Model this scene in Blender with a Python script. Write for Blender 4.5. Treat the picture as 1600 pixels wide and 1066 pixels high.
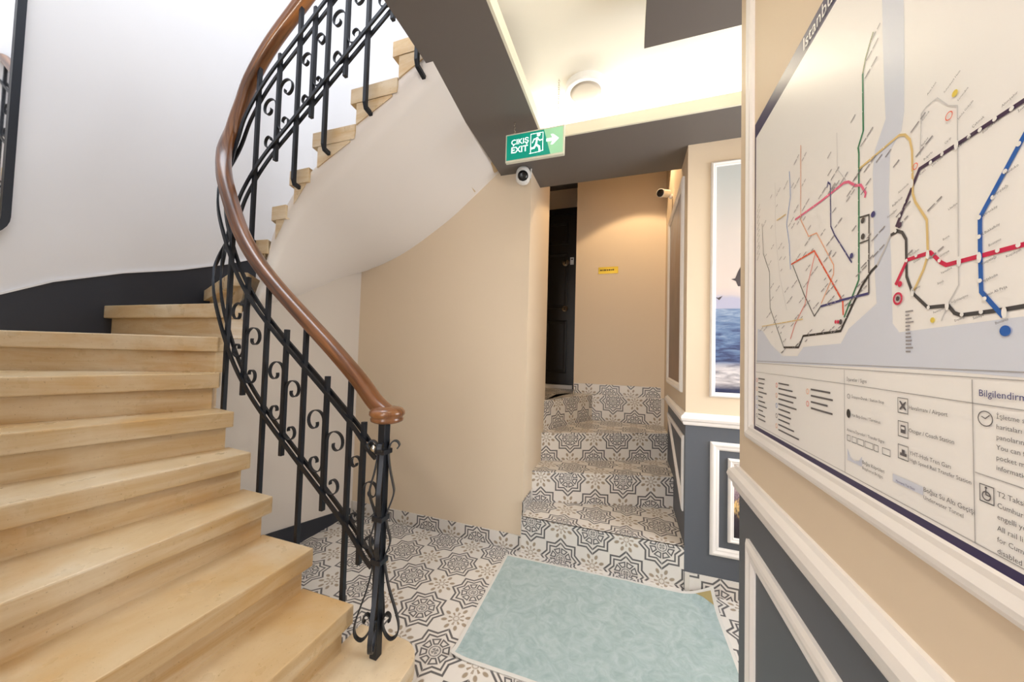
import bpy, bmesh, math, random
from mathutils import Vector, Matrix

for o in list(bpy.data.objects):
    bpy.data.objects.remove(o, do_unlink=True)
scene = bpy.context.scene
COL = scene.collection
R = math.radians
random.seed(7)

# ------------------------------------------------------------------ camera
EYE = 1.34
def camera_basis(yaw, pitch, roll):
    fw0 = Vector((-math.sin(yaw), math.cos(yaw), 0)); rt0 = Vector((math.cos(yaw), math.sin(yaw), 0)); up0 = Vector((0, 0, 1))
    fw = fw0*math.cos(pitch) + up0*math.sin(pitch); up = -fw0*math.sin(pitch) + up0*math.cos(pitch)
    return rt0*math.cos(roll) + up*math.sin(roll), -rt0*math.sin(roll) + up*math.cos(roll), fw
cr, cu, cf = camera_basis(R(18.9), R(1.9), R(1.55))
cam_data = bpy.data.cameras.new('camera'); cam = bpy.data.objects.new('camera', cam_data); COL.objects.link(cam)
cam.matrix_world = Matrix(((cr.x, cu.x, -cf.x, 0), (cr.y, cu.y, -cf.y, 0), (cr.z, cu.z, -cf.z, EYE), (0, 0, 0, 1)))
cam_data.sensor_fit = 'HORIZONTAL'; cam_data.sensor_width = 36; cam_data.lens = 536/1600*36
cam_data.clip_start = 0.02
scene.camera = cam

# ------------------------------------------------------------------ world, lights, exposure
world = bpy.data.worlds.new('world'); scene.world = world; world.use_nodes = True
bg = world.node_tree.nodes['Background']; bg.inputs[0].default_value = (0.95, 0.97, 1.0, 1); bg.inputs[1].default_value = 0.6

def area(name, loc, target, sx, sy, power, color):
    d = bpy.data.lights.new(name, 'AREA'); d.shape = 'RECTANGLE'; d.size = sx; d.size_y = sy; d.energy = power; d.color = color
    o = bpy.data.objects.new(name, d); COL.objects.link(o); o.location = loc
    o.rotation_euler = (Vector(target) - Vector(loc)).to_track_quat('-Z', 'Y').to_euler()
    return o
# daylight through the glazed street door at the end of the recess on the right
area('street_door_daylight', (1.62, 1.74, 1.15), (0.0, 1.74, 1.0), 0.9, 2.1, 25, (0.86, 0.93, 1.0))
# daylight falling down the stairwell from the window on the floor above
area('stairwell_daylight', (-1.75, 0.75, 5.2), (-1.75, 1.0, 0), 1.7, 1.5, 31, (0.82, 0.91, 1.0))
# light strips lying in the ceiling cove at back and side, shining up
WARM = (1.0, 0.94, 0.82)
area('cove_strip_light_back', (0.1, 2.06, 2.655), (0.1, 2.0, 4), 1.7, 0.03, 5.2, WARM)
area('cove_strip_light_side', (-0.62, 0.85, 2.655), (-0.56, 0.85, 4), 0.03, 2.1, 8, WARM)
area('cove_fill_light_right', (0.10, 0.6, 2.655), (0.06, 0.6, 4), 0.03, 1.6, 1.8, WARM)  # extra fill added along the right lip, brightens tray and map
# ceiling lamps of the entrance hall behind the camera
area('hall_ceiling_lamp_light', (-0.35, -0.7, 2.585), (-0.35, -0.62, 0), 0.24, 0.24, 9, (1.0, 0.94, 0.85))
# unseen cool fill added behind the camera to brighten the right wall
area('hall_fill_light', (-0.35, -2.6, 1.35), (-0.2, 0.0, 1.2), 1.0, 2.2, 19, (0.93, 0.96, 1.0))

# recessed warm downlight in the high ceiling over the tiled steps
sd = bpy.data.lights.new('corridor_downlight', 'SPOT'); sd.energy = 20; sd.color = (1.0, 0.72, 0.42); sd.spot_size = R(100); sd.spot_blend = 0.12; sd.shadow_soft_size = 0.03
so_ = bpy.data.objects.new('corridor_downlight', sd); COL.objects.link(so_); so_.location = (0.08, 2.95, 3.24)

scene.view_settings.view_transform = 'Standard'; scene.view_settings.look = 'None'
scene.view_settings.exposure = 1.0; scene.view_settings.gamma = 1.0; scene.view_settings.use_curve_mapping = False

# ------------------------------------------------------------------ node helper
class Nd:
    """Tiny expression wrapper that turns arithmetic into Math nodes."""
    def __init__(s, t, sock): s.t = t; s.s = sock
    def _m(s, op, *a):
        n = s.t.nodes.new('ShaderNodeMath'); n.operation = op
        for i, v in enumerate((s,)+a):
            if isinstance(v, Nd): s.t.links.new(v.s, n.inputs[i])
            else: n.inputs[i].default_value = v
        return Nd(s.t, n.outputs[0])
    def __add__(s, o): return s._m('ADD', o)
    def __sub__(s, o): return s._m('SUBTRACT', o)
    def __mul__(s, o): return s._m('MULTIPLY', o)
    def __truediv__(s, o): return s._m('DIVIDE', o)
    def abs(s): return s._m('ABSOLUTE')
    def mx(s, o): return s._m('MAXIMUM', o)
    def mn(s, o): return s._m('MINIMUM', o)
    def round(s): return s._m('ROUND')
    def floor(s): return s._m('FLOOR')
    def sqrt(s): return s._m('SQRT')
    def sin(s): return s._m('SINE')
    def cos(s): return s._m('COSINE')
    def atan2(s, o): return s._m('ARCTAN2', o)
    def clamp(s):
        r = s._m('ADD', 0.0); r.s.node.use_clamp = True; return r
    def inv(s): return (s*-1.0) + 1.0
    def near(s, c, w, soft=0.012):           # 1 where |s-c| < w
        return (((s-c).abs() - w)/soft).clamp().inv()
    def below(s, c, soft=0.012): return ((s-c)/soft).clamp().inv()

def srgb(r, g, b):
    f = lambda c: (c/255/12.92) if c/255 <= 0.04045 else ((c/255+0.055)/1.055)**2.4
    return (f(r), f(g), f(b), 1)

def new_mat(name, rough=0.6, color=(0.8, 0.8, 0.8, 1), metallic=0.0, spec=0.5):
    m = bpy.data.materials.new(name); m.use_nodes = True
    p = m.node_tree.nodes['Principled BSDF']
    p.inputs['Base Color'].default_value = color; p.inputs['Roughness'].default_value = rough
    p.inputs['Metallic'].default_value = metallic; p.inputs['Specular IOR Level'].default_value = spec
    return m, m.node_tree, p
def mixc(t, fac, a, b):
    n = t.nodes.new('ShaderNodeMix'); n.data_type = 'RGBA'
    if isinstance(fac, Nd): t.links.new(fac.s, n.inputs[0])
    elif isinstance(fac, (int, float)): n.inputs[0].default_value = fac
    else: t.links.new(fac, n.inputs[0])
    for i, v in ((6, a), (7, b)):
        if isinstance(v, tuple): n.inputs[i].default_value = v
        else: t.links.new(v, n.inputs[i])
    return n.outputs[2]
def tex_noise(t, scale, detail=4, rough=0.5, vec=None, distort=0.0, stretch=None):
    n = t.nodes.new('ShaderNodeTexNoise'); n.inputs['Scale'].default_value = scale; n.inputs['Detail'].default_value = detail
    n.inputs['Roughness'].default_value = rough; n.inputs['Distortion'].default_value = distort
    if vec is None:
        vec = t.nodes.new('ShaderNodeTexCoord').outputs['Object']
    if stretch:
        mp = t.nodes.new('ShaderNodeMapping'); mp.inputs['Scale'].default_value = stretch; t.links.new(vec, mp.inputs[0]); vec = mp.outputs[0]
    t.links.new(vec, n.inputs['Vector'])
    return n.outputs[0]
def ramp(t, fac, stops):
    n = t.nodes.new('ShaderNodeValToRGB'); cr_ = n.color_ramp
    while len(cr_.elements) < len(stops): cr_.elements.new(0.5)
    for e, (p, c) in zip(cr_.elements, stops): e.position = p; e.color = c
    t.links.new(fac.s if isinstance(fac, Nd) else fac, n.inputs[0]); return n.outputs[0]
def bump(t, p, height, strength=0.1, dist=0.01):
    n = t.nodes.new('ShaderNodeBump'); n.inputs['Strength'].default_value = strength; n.inputs['Distance'].default_value = dist
    t.links.new(height.s if isinstance(height, Nd) else height, n.inputs['Height']); t.links.new(n.outputs[0], p.inputs['Normal'])

M = {}
def paint(name, col, rough=0.55, var=0.04, spec=0.4):
    m, t, p = new_mat(name, rough, spec=spec)
    geo = t.nodes.new('ShaderNodeNewGeometry').outputs['Position']
    n = tex_noise(t, 2.2, 3, 0.5, geo)
    dark = tuple(c*(1-var) for c in col[:3])+(1,)
    t.links.new(mixc(t, n, dark, col), p.inputs['Base Color'])
    bump(t, p, tex_noise(t, 160, 2, 0.5, geo), 0.05, 0.002)
    M[name] = m
paint('beige', srgb(231, 213, 189))
paint('stair_white', srgb(225, 222, 222))
paint('soffit_white', srgb(238, 232, 228))
paint('core_grey', srgb(214, 205, 196))
paint('slate', srgb(94, 99, 108), 0.5)
paint('ceiling_dark', srgb(112, 106, 102), 0.6)
paint('tray_cream', srgb(250, 244, 230), 0.7)
paint('lip_cream', srgb(238, 234, 214), 0.6)
paint('trim_white', srgb(246, 242, 240), 0.35, 0.02)
paint('black_base', srgb(44, 46, 54), 0.55, 0.12)
paint('grout', srgb(226, 220, 212), 0.8)
def flat(name, col, rough=0.5, metallic=0.0, emit=0.0, spec=0.5):
    m, t, p = new_mat(name, rough, col, metallic, spec)
    if emit: p.inputs['Emission Color'].default_value = col; p.inputs['Emission Strength'].default_value = emit
    M[name] = m
flat('iron', srgb(34, 37, 44), 0.38, 0.35)
flat('chrome', srgb(205, 200, 190), 0.25, 1.0)
flat('brass', srgb(214, 178, 70), 0.3, 1.0)
flat('brass_print', srgb(60, 46, 20), 0.6)
flat('door_black', srgb(24, 23, 24), 0.35)
flat('mirror', (0.9, 0.9, 0.9, 1), 0.02, 1.0)
flat('plastic_white', srgb(240, 240, 238), 0.35)
flat('plastic_black', srgb(16, 16, 18), 0.2)
flat('lamp_diffuser', srgb(186, 176, 162), 0.6)
flat('sign_green', srgb(0, 140, 120), 0.4, emit=0.25)
flat('sign_pale', srgb(150, 205, 165), 0.4, emit=0.2)
flat('sign_white', srgb(240, 255, 250), 0.4, emit=0.5)
flat('sign_frame', srgb(222, 222, 205), 0.35)
flat('mat_edge', srgb(222, 220, 216), 0.85)
flat('mat_back', srgb(176, 160, 110), 0.9)
# print inks of the map
for k, c in dict(paper=(250, 249, 249), band=(52, 46, 92), water=(220, 227, 243), black=(40, 40, 44), dark=(70, 70, 74), pale=(208, 208, 210), green=(44, 132, 92),
                 olive=(150, 160, 120), red=(216, 36, 84), purple=(66, 44, 78), blue=(28, 100, 190), sand=(232, 204, 140), pink=(238, 110, 150), navy=(62, 64, 130),
                 sky=(120, 160, 225), peach=(246, 180, 140), orange=(238, 92, 52), coral=(238, 116, 100), ink=(96, 94, 100), label=(150, 147, 152), white=(250, 250, 250), tunnel=(214, 220, 238),
                 yellow=(238, 214, 90), frame_line=(168, 166, 168)).items():
    flat('print_'+k, srgb(*c), 0.3)

def make_tile_mat():
    m, t, p = new_mat('patterned_tile', 0.28)
    uv = t.nodes.new('ShaderNodeTexCoord').outputs['UV']
    sp = t.nodes.new('ShaderNodeSeparateXYZ'); t.links.new(uv, sp.inputs[0])
    u, v = Nd(t, sp.outputs[0]), Nd(t, sp.outputs[1])
    def local(u, v):
        s = (u+v)*0.5; w = (u-v)*0.5
        ds = s - s.round(); dw = w - w.round()
        return ds+dw, ds-dw
    x, y = local(u, v)
    ax, ay = x.abs(), y.abs()
    f = ax.mx(ay).mn((ax+ay)*0.7071)
    r = (x*x + y*y).sqrt(); th = y.atan2(x)
    k = th*(4/math.pi); d = (k - k.floor() - 0.5)*(math.pi/4)
    px = r*d.cos() - 0.248; py = r*d.sin()
    pet = px.abs().mx(py.abs()*0.95 + px*-0.35)
    dark = f.near(0.452, 0.019).mx(f.near(0.352, 0.016)).mx(pet.near(0.064, 0.012)*r.below(0.345)).mx(r.near(0.128, 0.010)*0.8)
    dark = dark.mx(r.below(0.078)*((th*2.0).sin().abs() - 0.3)._m('MULTIPLY', 5.0).clamp()*0.75)
    # flowers on the other corners
    xf, yf = local(u+1.0, v)
    rf = (xf*xf + yf*yf).sqrt(); tf = yf.atan2(xf)
    petal = rf.near(0.155, 0.045)*((tf*8.0).cos()*3.0 - 0.6).clamp()
    kf = tf*(4/math.pi); df = (kf - kf.floor() - 0.5)*(math.pi/4)
    lx = (rf*df.cos() - 0.30)*0.62; ly = rf*df.sin()
    leaf = (lx*lx + ly*ly).sqrt().below(0.036, 0.02)
    tan = petal.mx(leaf).mx(rf.near(0.07, 0.012)*0.7)*0.85
    fill = r.below(0.36, 0.03)*0.12
    c1 = mixc(t, fill, srgb(231, 226, 221), srgb(194, 188, 190))
    c2 = mixc(t, tan, c1, srgb(150, 130, 104))
    c3 = mixc(t, dark*0.92, c2, srgb(70, 69, 74))
    wear = tex_noise(t, 9, 4, 0.6, uv)
    c4 = mixc(t, (Nd(t, wear)-0.5).clamp()*0.25, c3, srgb(206, 192, 172))
    t.links.new(c4, p.inputs['Base Color'])
    M['tile'] = m
make_tile_mat()

def make_stone():
    m, t, p = new_mat('limestone', 0.42)
    geo = t.nodes.new('ShaderNodeNewGeometry').outputs['Position']
    n1 = tex_noise(t, 3.2, 5, 0.6, geo, 0.6, (1.0, 0.5, 6.0))
    c = ramp(t, n1, [(0.25, srgb(198, 160, 108)), (0.5, srgb(212, 186, 146)), (0.72, srgb(226, 208, 180))])
    n2 = tex_noise(t, 60, 3, 0.6, geo)
    worn = (Nd(t, tex_noise(t, 1.7, 5, 0.62, geo, 0.4))-0.50)._m('MULTIPLY', 5.0).clamp()*0.6
    c = mixc(t, worn, c, srgb(232, 218, 194))
    amber = (Nd(t, tex_noise(t, 2.6, 4, 0.6, geo, 0.3, (1.0, 1.3, 2.0)))-0.54)._m('MULTIPLY', 6.0).clamp()*0.45
    c = mixc(t, amber, c, srgb(206, 158, 88))
    c2 = mixc(t, (Nd(t, n2)-0.62)._m('MULTIPLY', 5.0).clamp()*0.35, c, srgb(158, 118, 74))
    n3 = tex_noise(t, 140, 2, 0.5, geo)
    c3 = mixc(t, (Nd(t, n3)-0.70)._m('MULTIPLY', 14.0).clamp()*0.6, c2, srgb(112, 84, 56))
    t.links.new(c3, p.inputs['Base Color'])
    bump(t, p, n2, 0.12, 0.004)
    rr = Nd(t, tex_noise(t, 12, 3, 0.5, geo))*0.3 + 0.17
    t.links.new(rr.s, p.inputs['Roughness'])
    M['stone'] = m
make_stone()
def make_wood():
    m, t, p = new_mat('varnished_wood', 0.28)
    uv = t.nodes.new('ShaderNodeTexCoord').outputs['UV']
    n = tex_noise(t, 1.0, 5, 0.6, uv, 0.8, (3.0, 34.0, 1))
    c = ramp(t, n, [(0.3, srgb(70, 40, 20)), (0.5, srgb(112, 68, 36)), (0.72, srgb(150, 98, 54))])
    t.links.new(c, p.inputs['Base Color'])
    p.inputs['Coat Weight'].default_value = 0.5; p.inputs['Coat Roughness'].default_value = 0.15
    M['wood'] = m
make_wood()
def make_matcloth():
    m, t, p = new_mat('mat_cloth', 0.95)
    geo = t.nodes.new('ShaderNodeNewGeometry').outputs['Position']
    n = tex_noise(t, 14, 4, 0.6, geo, 1.8)
    c = ramp(t, n, [(0.3, srgb(152, 174, 176)), (0.5, srgb(168, 188, 190)), (0.7, srgb(184, 200, 203))])
    w = t.nodes.new('ShaderNodeTexWave'); w.wave_type = 'RINGS'; w.inputs['Scale'].default_value = 7; w.inputs['Distortion'].default_value = 22; w.inputs['Detail'].default_value = 3
    t.links.new(geo, w.inputs['Vector'])
    c2 = mixc(t, Nd(t, w.outputs[0])*0.10, c, srgb(160, 182, 182))
    t.links.new(c2, p.inputs['Base Color'])
    h = Nd(t, w.outputs[0])*0.6 + Nd(t, tex_noise(t, 300, 2, 0.5, geo))
    bump(t, p, h, 0.35, 0.003)
    p.inputs['Sheen Weight'].default_value = 0.3
    M['mat_cloth'] = m
make_matcloth()
def picture_mats():
    # sea view: uv 0..1
    m, t, p = new_mat('print_sea', 0.35)
    uv = t.nodes.new('ShaderNodeTexCoord').outputs['UV']
    sp = t.nodes.new('ShaderNodeSeparateXYZ'); t.links.new(uv, sp.inputs[0]); v = Nd(t, sp.outputs[1]); u = Nd(t, sp.outputs[0])
    sky = ramp(t, v, [(0.0, srgb(150, 160, 185)), (0.36, srgb(178, 176, 196)), (0.415, srgb(200, 190, 194)), (0.46, srgb(214, 200, 194)), (0.7, srgb(212, 204, 200)), (0.95, srgb(198, 204, 206))])
    n = tex_noise(t, 1.0, 5, 0.6, uv, 0.6, (3.5, 64, 1))
    sea = ramp(t, (Nd(t, n)-0.5)*1.3 + v*1.5, [(0.0, srgb(34, 42, 78)), (0.2, srgb(60, 76, 120)), (0.42, srgb(98, 124, 164)), (0.7, srgb(150, 168, 194))])
    foam = (v.near(0.075, 0.03, 0.03)*(Nd(t, n)*2.4 - 0.45).clamp())
    sea2 = mixc(t, foam, sea, srgb(220, 214, 216))
    hill = (Nd(t, tex_noise(t, 3.0, 2, 0.5, uv))*0.05 + 0.385)
    c = mixc(t, (v-hill)._m('MULTIPLY', 60.0).clamp(), mixc(t, v.below(0.362, 0.006), srgb(176, 176, 200), sea2), sky)
    t.links.new(c, p.inputs['Base Color']); M['print_sea'] = m
    m, t, p = new_mat('print_street', 0.35)
    uv = t.nodes.new('ShaderNodeTexCoord').outputs['UV']
    n = tex_noise(t, 1.0, 4, 0.6, uv, 0.3, (16, 5, 1))
    sp = t.nodes.new('ShaderNodeSeparateXYZ'); t.links.new(uv, sp.inputs[0]); v = Nd(t, sp.outputs[1])
    c = ramp(t, (Nd(t, n)-0.5)*0.8 + v, [(0.05, srgb(120, 84, 60)), (0.3, srgb(96, 72, 56)), (0.7, srgb(140, 112, 96)), (0.95, srgb(150, 156, 176))])
    t.links.new(c, p.inputs['Base Color']); M['print_street'] = m
    m, t, p = new_mat('print_city', 0.35)
    uv = t.nodes.new('ShaderNodeTexCoord').outputs['UV']
    sp = t.nodes.new('ShaderNodeSeparateXYZ'); t.links.new(uv, sp.inputs[0]); v = Nd(t, sp.outputs[1])
    n = tex_noise(t, 1.0, 4, 0.6, uv, 0.2, (30, 16, 1))
    c = ramp(t, (Nd(t, n)-0.5)*0.5 + v, [(0.08, srgb(40, 36, 44)), (0.3, srgb(64, 54, 66)), (0.46, srgb(250, 210, 140)), (0.52, srgb(110, 90, 110)), (0.7, srgb(200, 176, 180)), (0.95, srgb(226, 206, 190))])
    t.links.new(c, p.inputs['Base Color']); M['print_city'] = m
picture_mats()

# ------------------------------------------------------------------ mesh helpers
def mesh_obj(name, verts, faces, mat, parent=None, smooth=False, uvs=None):
    me = bpy.data.meshes.new(name); me.from_pydata([tuple(v) for v in verts], [], faces); me.update()
    return link_mesh(name, me, mat, parent, smooth, uvs)
def link_mesh(name, me, mat, parent=None, smooth=False, uvs=None):
    if uvs is not None:
        l = me.uv_layers.new(name='UVMap')
        for lp in me.loops: l.data[lp.index].uv = uvs[lp.vertex_index]
    if smooth:
        for f in me.polygons: f.use_smooth = True
    me.materials.append(M[mat])
    o = bpy.data.objects.new(name, me); COL.objects.link(o)
    if parent: o.parent = parent
    return o
def share(name, me, loc, parent, rot=None):
    o = bpy.data.objects.new(name, me); COL.objects.link(o); o.location = loc
    if rot: o.rotation_euler = rot
    o.parent = parent; return o
def tag(o, label=None, cat=None, group=None, kind=None):
    if label: o['label'] = label
    if cat: o['category'] = cat
    if group: o['group'] = group
    if kind: o['kind'] = kind
    return o
def empty(name, loc=(0, 0, 0), label=None, cat=None, group=None):
    o = bpy.data.objects.new(name, None); COL.objects.link(o); o.location = loc; o.empty_display_size = 0.05
    return tag(o, label, cat, group)
def part_in(o, thing):
    """Parent without moving: meshes are written in world coordinates."""
    o.parent = thing; o.matrix_parent_inverse = thing.matrix_basis.inverted(); return o
class MB:
    def __init__(s): s.v = []; s.f = []; s.uv = []
    def add(s, vs, fs, uv=None):
        b = len(s.v); s.v += [tuple(v) for v in vs]; s.f += [tuple(i+b for i in f) for f in fs]
        s.uv += uv if uv else [(0, 0)]*len(vs)
    def box(s, x0, x1, y0, y1, z0, z1):
        s.add([(x, y, z) for z in (z0, z1) for y in (y0, y1) for x in (x0, x1)],
              [(0, 2, 3, 1), (4, 5, 7, 6), (0, 1, 5, 4), (2, 6, 7, 3), (0, 4, 6, 2), (1, 3, 7, 5)]); return s
    def prism(s, poly, z0, z1):
        n = len(poly)
        if area2(poly) < 0: poly = poly[::-1]
        s.add([(x, y, z0) for x, y in poly]+[(x, y, z1) for x, y in poly],
              [tuple(range(n))[::-1], tuple(range(n, 2*n))]+[(i, (i+1) % n, n+(i+1) % n, n+i) for i in range(n)]); return s
    def extr(s, poly, d):
        """poly: 3-D loop, pushed along vector d."""
        n = len(poly); d = Vector(d); P = [Vector(p) for p in poly]
        s.add([p for p in P]+[p+d for p in P], [tuple(range(n))[::-1], tuple(range(n, 2*n))]+[(i, (i+1) % n, n+(i+1) % n, n+i) for i in range(n)]); return s
    def tube(s, path, prof, up=(0, 0, 1), closed=False, lat=None, cap=True, vscale=1.0):
        """sweep prof [(lateral, up)] along path."""
        P = [Vector(p) for p in path]; n = len(P); m = len(prof); rings = []; L = 0; vs = []; uvs = []
        per = [0]
        for j in range(m): per.append(per[-1]+math.dist(prof[j], prof[(j+1) % m]))
        for i in range(n):
            if closed: T = P[(i+1) % n]-P[i-1]
            else: T = P[min(i+1, n-1)]-P[max(i-1, 0)]
            T.normalize()
            if lat is not None: A = Vector(lat)
            else:
                A = T.cross(Vector(up))
                if A.length < 1e-4: A = Vector((1, 0, 0))
                A.normalize()
            B = A.cross(T); B.normalize(); A2 = T.cross(B)
            if i: L += (P[i]-P[i-1]).length
            for j, (a, b) in enumerate(prof):
                vs.append(P[i]+A2*a+B*b); uvs.append((L, per[j]))
        fs = []
        for i in range(n if closed else n-1):
            k = (i+1) % n
            for j in range(m):
                q = (j+1) % m; fs.append((i*m+j, i*m+q, k*m+q, k*m+j))
        if cap and not closed: fs += [tuple(range(m))[::-1], tuple(range((n-1)*m, n*m))]
        s.add(vs, fs, uvs); return s
    def lathe(s, prof, center, axis=(0, 0, 1), seg=28):
        c = Vector(center); q = Vector((0, 0, 1)).rotation_difference(Vector(axis)); n = len(prof); vs = []
        for k in range(seg):
            a = 2*math.pi*k/seg
            for r, z in prof: vs.append(c+q @ Vector((r*math.cos(a), r*math.sin(a), z)))
        fs = [(k*n+j, ((k+1) % seg)*n+j, ((k+1) % seg)*n+j+1, k*n+j+1) for k in range(seg) for j in range(n-1)]
        if prof[0][0] > 1e-6: fs.append(tuple(k*n for k in range(seg))[::-1])
        if prof[-1][0] > 1e-6: fs.append(tuple(k*n+n-1 for k in range(seg)))
        s.add(vs, fs); return s
    def build(s, name, mat, parent=None, smooth=False, bevel=0.0, uv=False, fix=True):
        me = bpy.data.meshes.new(name); me.from_pydata(s.v, [], s.f); me.update()
        if uv:
            l = me.uv_layers.new(name='UVMap')
            for lp in me.loops: l.data[lp.index].uv = s.uv[lp.vertex_index]
        if fix or bevel:
            bm = bmesh.new(); bm.from_mesh(me)
            if bevel:
                bmesh.ops.remove_doubles(bm, verts=bm.verts, dist=1e-5)
                ed = [e for e in bm.edges if len(e.link_faces) == 2 and e.calc_face_angle(0) > 0.6]
                bmesh.ops.bevel(bm, geom=ed, offset=bevel, segments=2, affect='EDGES', profile=0.6, clamp_overlap=True)
            bmesh.ops.recalc_face_normals(bm, faces=bm.faces); bm.to_mesh(me); bm.free()
        if smooth:
            for f in me.polygons: f.use_smooth = True
        me.materials.append(M[mat])
        o = bpy.data.objects.new(name, me); COL.objects.link(o)
        if parent: part_in(o, parent)
        return o
def area2(p): return sum(p[i-1][0]*p[i][1]-p[i][0]*p[i-1][1] for i in range(len(p)))
def sq(w, h=None): h = h or w; return [(-w/2, -h/2), (w/2, -h/2), (w/2, h/2), (-w/2, h/2)]
def circ(r, n=10): return [(r*math.cos(2*math.pi*k/n), r*math.sin(2*math.pi*k/n)) for k in range(n)]
def spline(P, n=8):
    P = [Vector(p) for p in P]; out = []
    for i in range(len(P)-1):
        a, b, c, d = P[max(i-1, 0)], P[i], P[i+1], P[min(i+2, len(P)-1)]
        for k in range(n):
            t = k/n
            out.append(0.5*((2*b)+(c-a)*t+(2*a-5*b+4*c-d)*t*t+(3*b-a-3*c+d)*t**3))
    return out+[P[-1]]
def clip_poly(poly, cell):
    """Sutherland-Hodgman: poly clipped to an axis-aligned cell (x0,x1,y0,y1)."""
    x0, x1, y0, y1 = cell
    for ax, lim, sgn in ((0, x0, 1), (0, x1, -1), (1, y0, 1), (1, y1, -1)):
        out = []
        for i in range(len(poly)):
            a, b = poly[i-1], poly[i]; da = (a[ax]-lim)*sgn; db = (b[ax]-lim)*sgn
            if (da >= 0) != (db >= 0):
                t = da/(da-db); out.append((a[0]+(b[0]-a[0])*t, a[1]+(b[1]-a[1])*t))
            if db >= 0: out.append(b)
        poly = out
        if len(poly) < 3: return []
    return poly
TS = 0.2
def tiles(parent, O, U, V, poly, g0=(0, 0), parity=0, th=0.006, gap=0.0010):
    """Lay 20 cm tiles over polygon (u,v metres) of plane O+uU+vV; each tile is its own object. Face normal U x V."""
    O, U, V = Vector(O), Vector(U).normalized(), Vector(V).normalized(); N = U.cross(V)
    if area2(poly) < 0: poly = poly[::-1]
    us = [p[0] for p in poly]; vs_ = [p[1] for p in poly]; cnt = 0
    for i in range(math.floor((min(us)-g0[0])/TS), math.ceil((max(us)-g0[0])/TS)):
        for j in range(math.floor((min(vs_)-g0[1])/TS), math.ceil((max(vs_)-g0[1])/TS)):
            c = (g0[0]+i*TS+gap, g0[0]+(i+1)*TS-gap, g0[1]+j*TS+gap, g0[1]+(j+1)*TS-gap)
            q = clip_poly(list(poly), c)
            if len(q) < 3 or abs(area2(q)) < 2e-4: continue
            n = len(q); top = [O+U*a+V*b for a, b in q]
            ins = [O+U*a+V*b-N*th for a, b in q]
            uv = [((a-g0[0])/TS+parity, (b-g0[1])/TS) for a, b in q]
            mesh = MB(); mesh.add(top+ins, [tuple(range(n))]+[(k, n+k, n+(k+1) % n, (k+1) % n) for k in range(n)], uv+uv)
            mesh.build('tile', 'tile', parent, uv=True, fix=False); cnt += 1
    return cnt
def struct(o): o['kind'] = 'structure'; return o
def moulding(name, pts, lat, n_out, w, d, parent, closed=True, mat='trim_white'):
    """picture-frame moulding: outer loop pts (3-D, closed, in order), inward width w, projecting d along n_out."""
    P = [Vector(p) for p in pts]; n = len(P); no = Vector(n_out).normalized(); mb = MB()
    cen = sum(P, Vector())/n
    prof = [(0, 0), (0, d*0.55), (w*0.18, d*0.9), (w*0.36, d), (w*0.62, d*0.72), (w*0.80, d*0.72), (w, d*0.35), (w, 0)]
    rings = []
    for i in range(n):
        a = (P[i]-P[i-1]).normalized(); b = (P[(i+1) % n]-P[i]).normalized()
        na = no.cross(a); nb = no.cross(b)
        if na.dot(cen-P[i]) < 0: na = -na
        if nb.dot(cen-P[i]) < 0: nb = -nb
        mi = (na+nb); mi = mi/(mi.dot(na))
        rings.append([P[i]+mi*x+no*y for x, y in prof])
    m = len(prof); vs = [v for r in rings for v in r]
    fs = [(i*m+j, ((i+1) % n)*m+j, ((i+1) % n)*m+j+1, i*m+j+1) for i in range(n) for j in range(m-1)]
    mb.add(vs, fs); return mb.build(name, mat, parent)

# ------------------------------------------------------------------ the room
XR, YF, YB, ZC = 0.320, 2.25, 2.275, 2.615       # right wall, wall with sea picture, wall below the flight, dark ceiling
H = 0.172                                        # riser of the stone stair
# floor
floor = struct(MB().box(-3.1, 1.75, -2.7, 2.40, -0.12, -0.0010).build('floor', 'grout'))
tiles(floor, (0, 0, 0), (1, 0, 0), (0, 1, 0), [(-2.12, -0.15), (1.6, -0.15), (1.6, 2.25), (XR, 2.25), (-0.668, 2.275), (-2.12, 2.275)], (0.0, -0.01), 1)
tiles(floor, (0, 0, 0), (1, 0, 0), (0, 1, 0), [(-0.9, -2.6), (0.32, -2.6), (0.32, -0.15), (-0.9, -0.15)], (0.0, -0.01), 1)

# wall under the upper flight: outer line of the soffit on that wall
OUT = [(-2.12, 1.433, 1.576), (-2.12, 1.64, 1.647), (-2.12, 1.879, 1.777), (-2.12, 2.10, 1.90), (-2.06, 2.275, 1.985), (-1.896, 2.275, 2.033), (-1.655, 2.275, 2.131),
       (-1.32, 2.275, 2.328), (-1.111, 2.275, 2.486), (-0.93, 2.275, 2.63), (-0.84, 2.275, 2.70)]
INN = [(-1.879, 1.27, 1.55), (-1.85, 1.27, 1.61), (-1.822, 1.27, 1.677), (-1.79, 1.27, 1.78), (-1.757, 1.27, 1.879), (-1.633, 1.27, 2.058), (-1.49, 1.27, 2.174),
       (-1.211, 1.27, 2.365), (-0.974, 1.27, 2.53), (-0.80, 1.27, 2.64), (-0.72, 1.27, 2.70)]
poly = [(-0.70, 0), (-0.70, ZC+0.3)]+[(x, z+0.03) for x, y, z in reversed(OUT[4:])]+[(-2.16, 1.96), (-2.16, 0)]
wall_back = struct(MB().extr([(x, YB, z) for x, z in poly], (0, 0.06, 0)).build('wall_back', 'beige'))
# skirting of patterned tile along its foot
sk = struct(MB().box(-2.12, -0.674, YB-0.0076, YB+0.01, 0, 0.099).build('baseboard_back', 'grout'))
tiles(sk, (0, YB-0.0085, 0), (1, 0, 0), (0, 0, 1), [(-2.10, 0.0), (-0.674, 0.0), (-0.674, 0.10), (-2.10, 0.10)], (-0.2, 0.0), 0)
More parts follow.
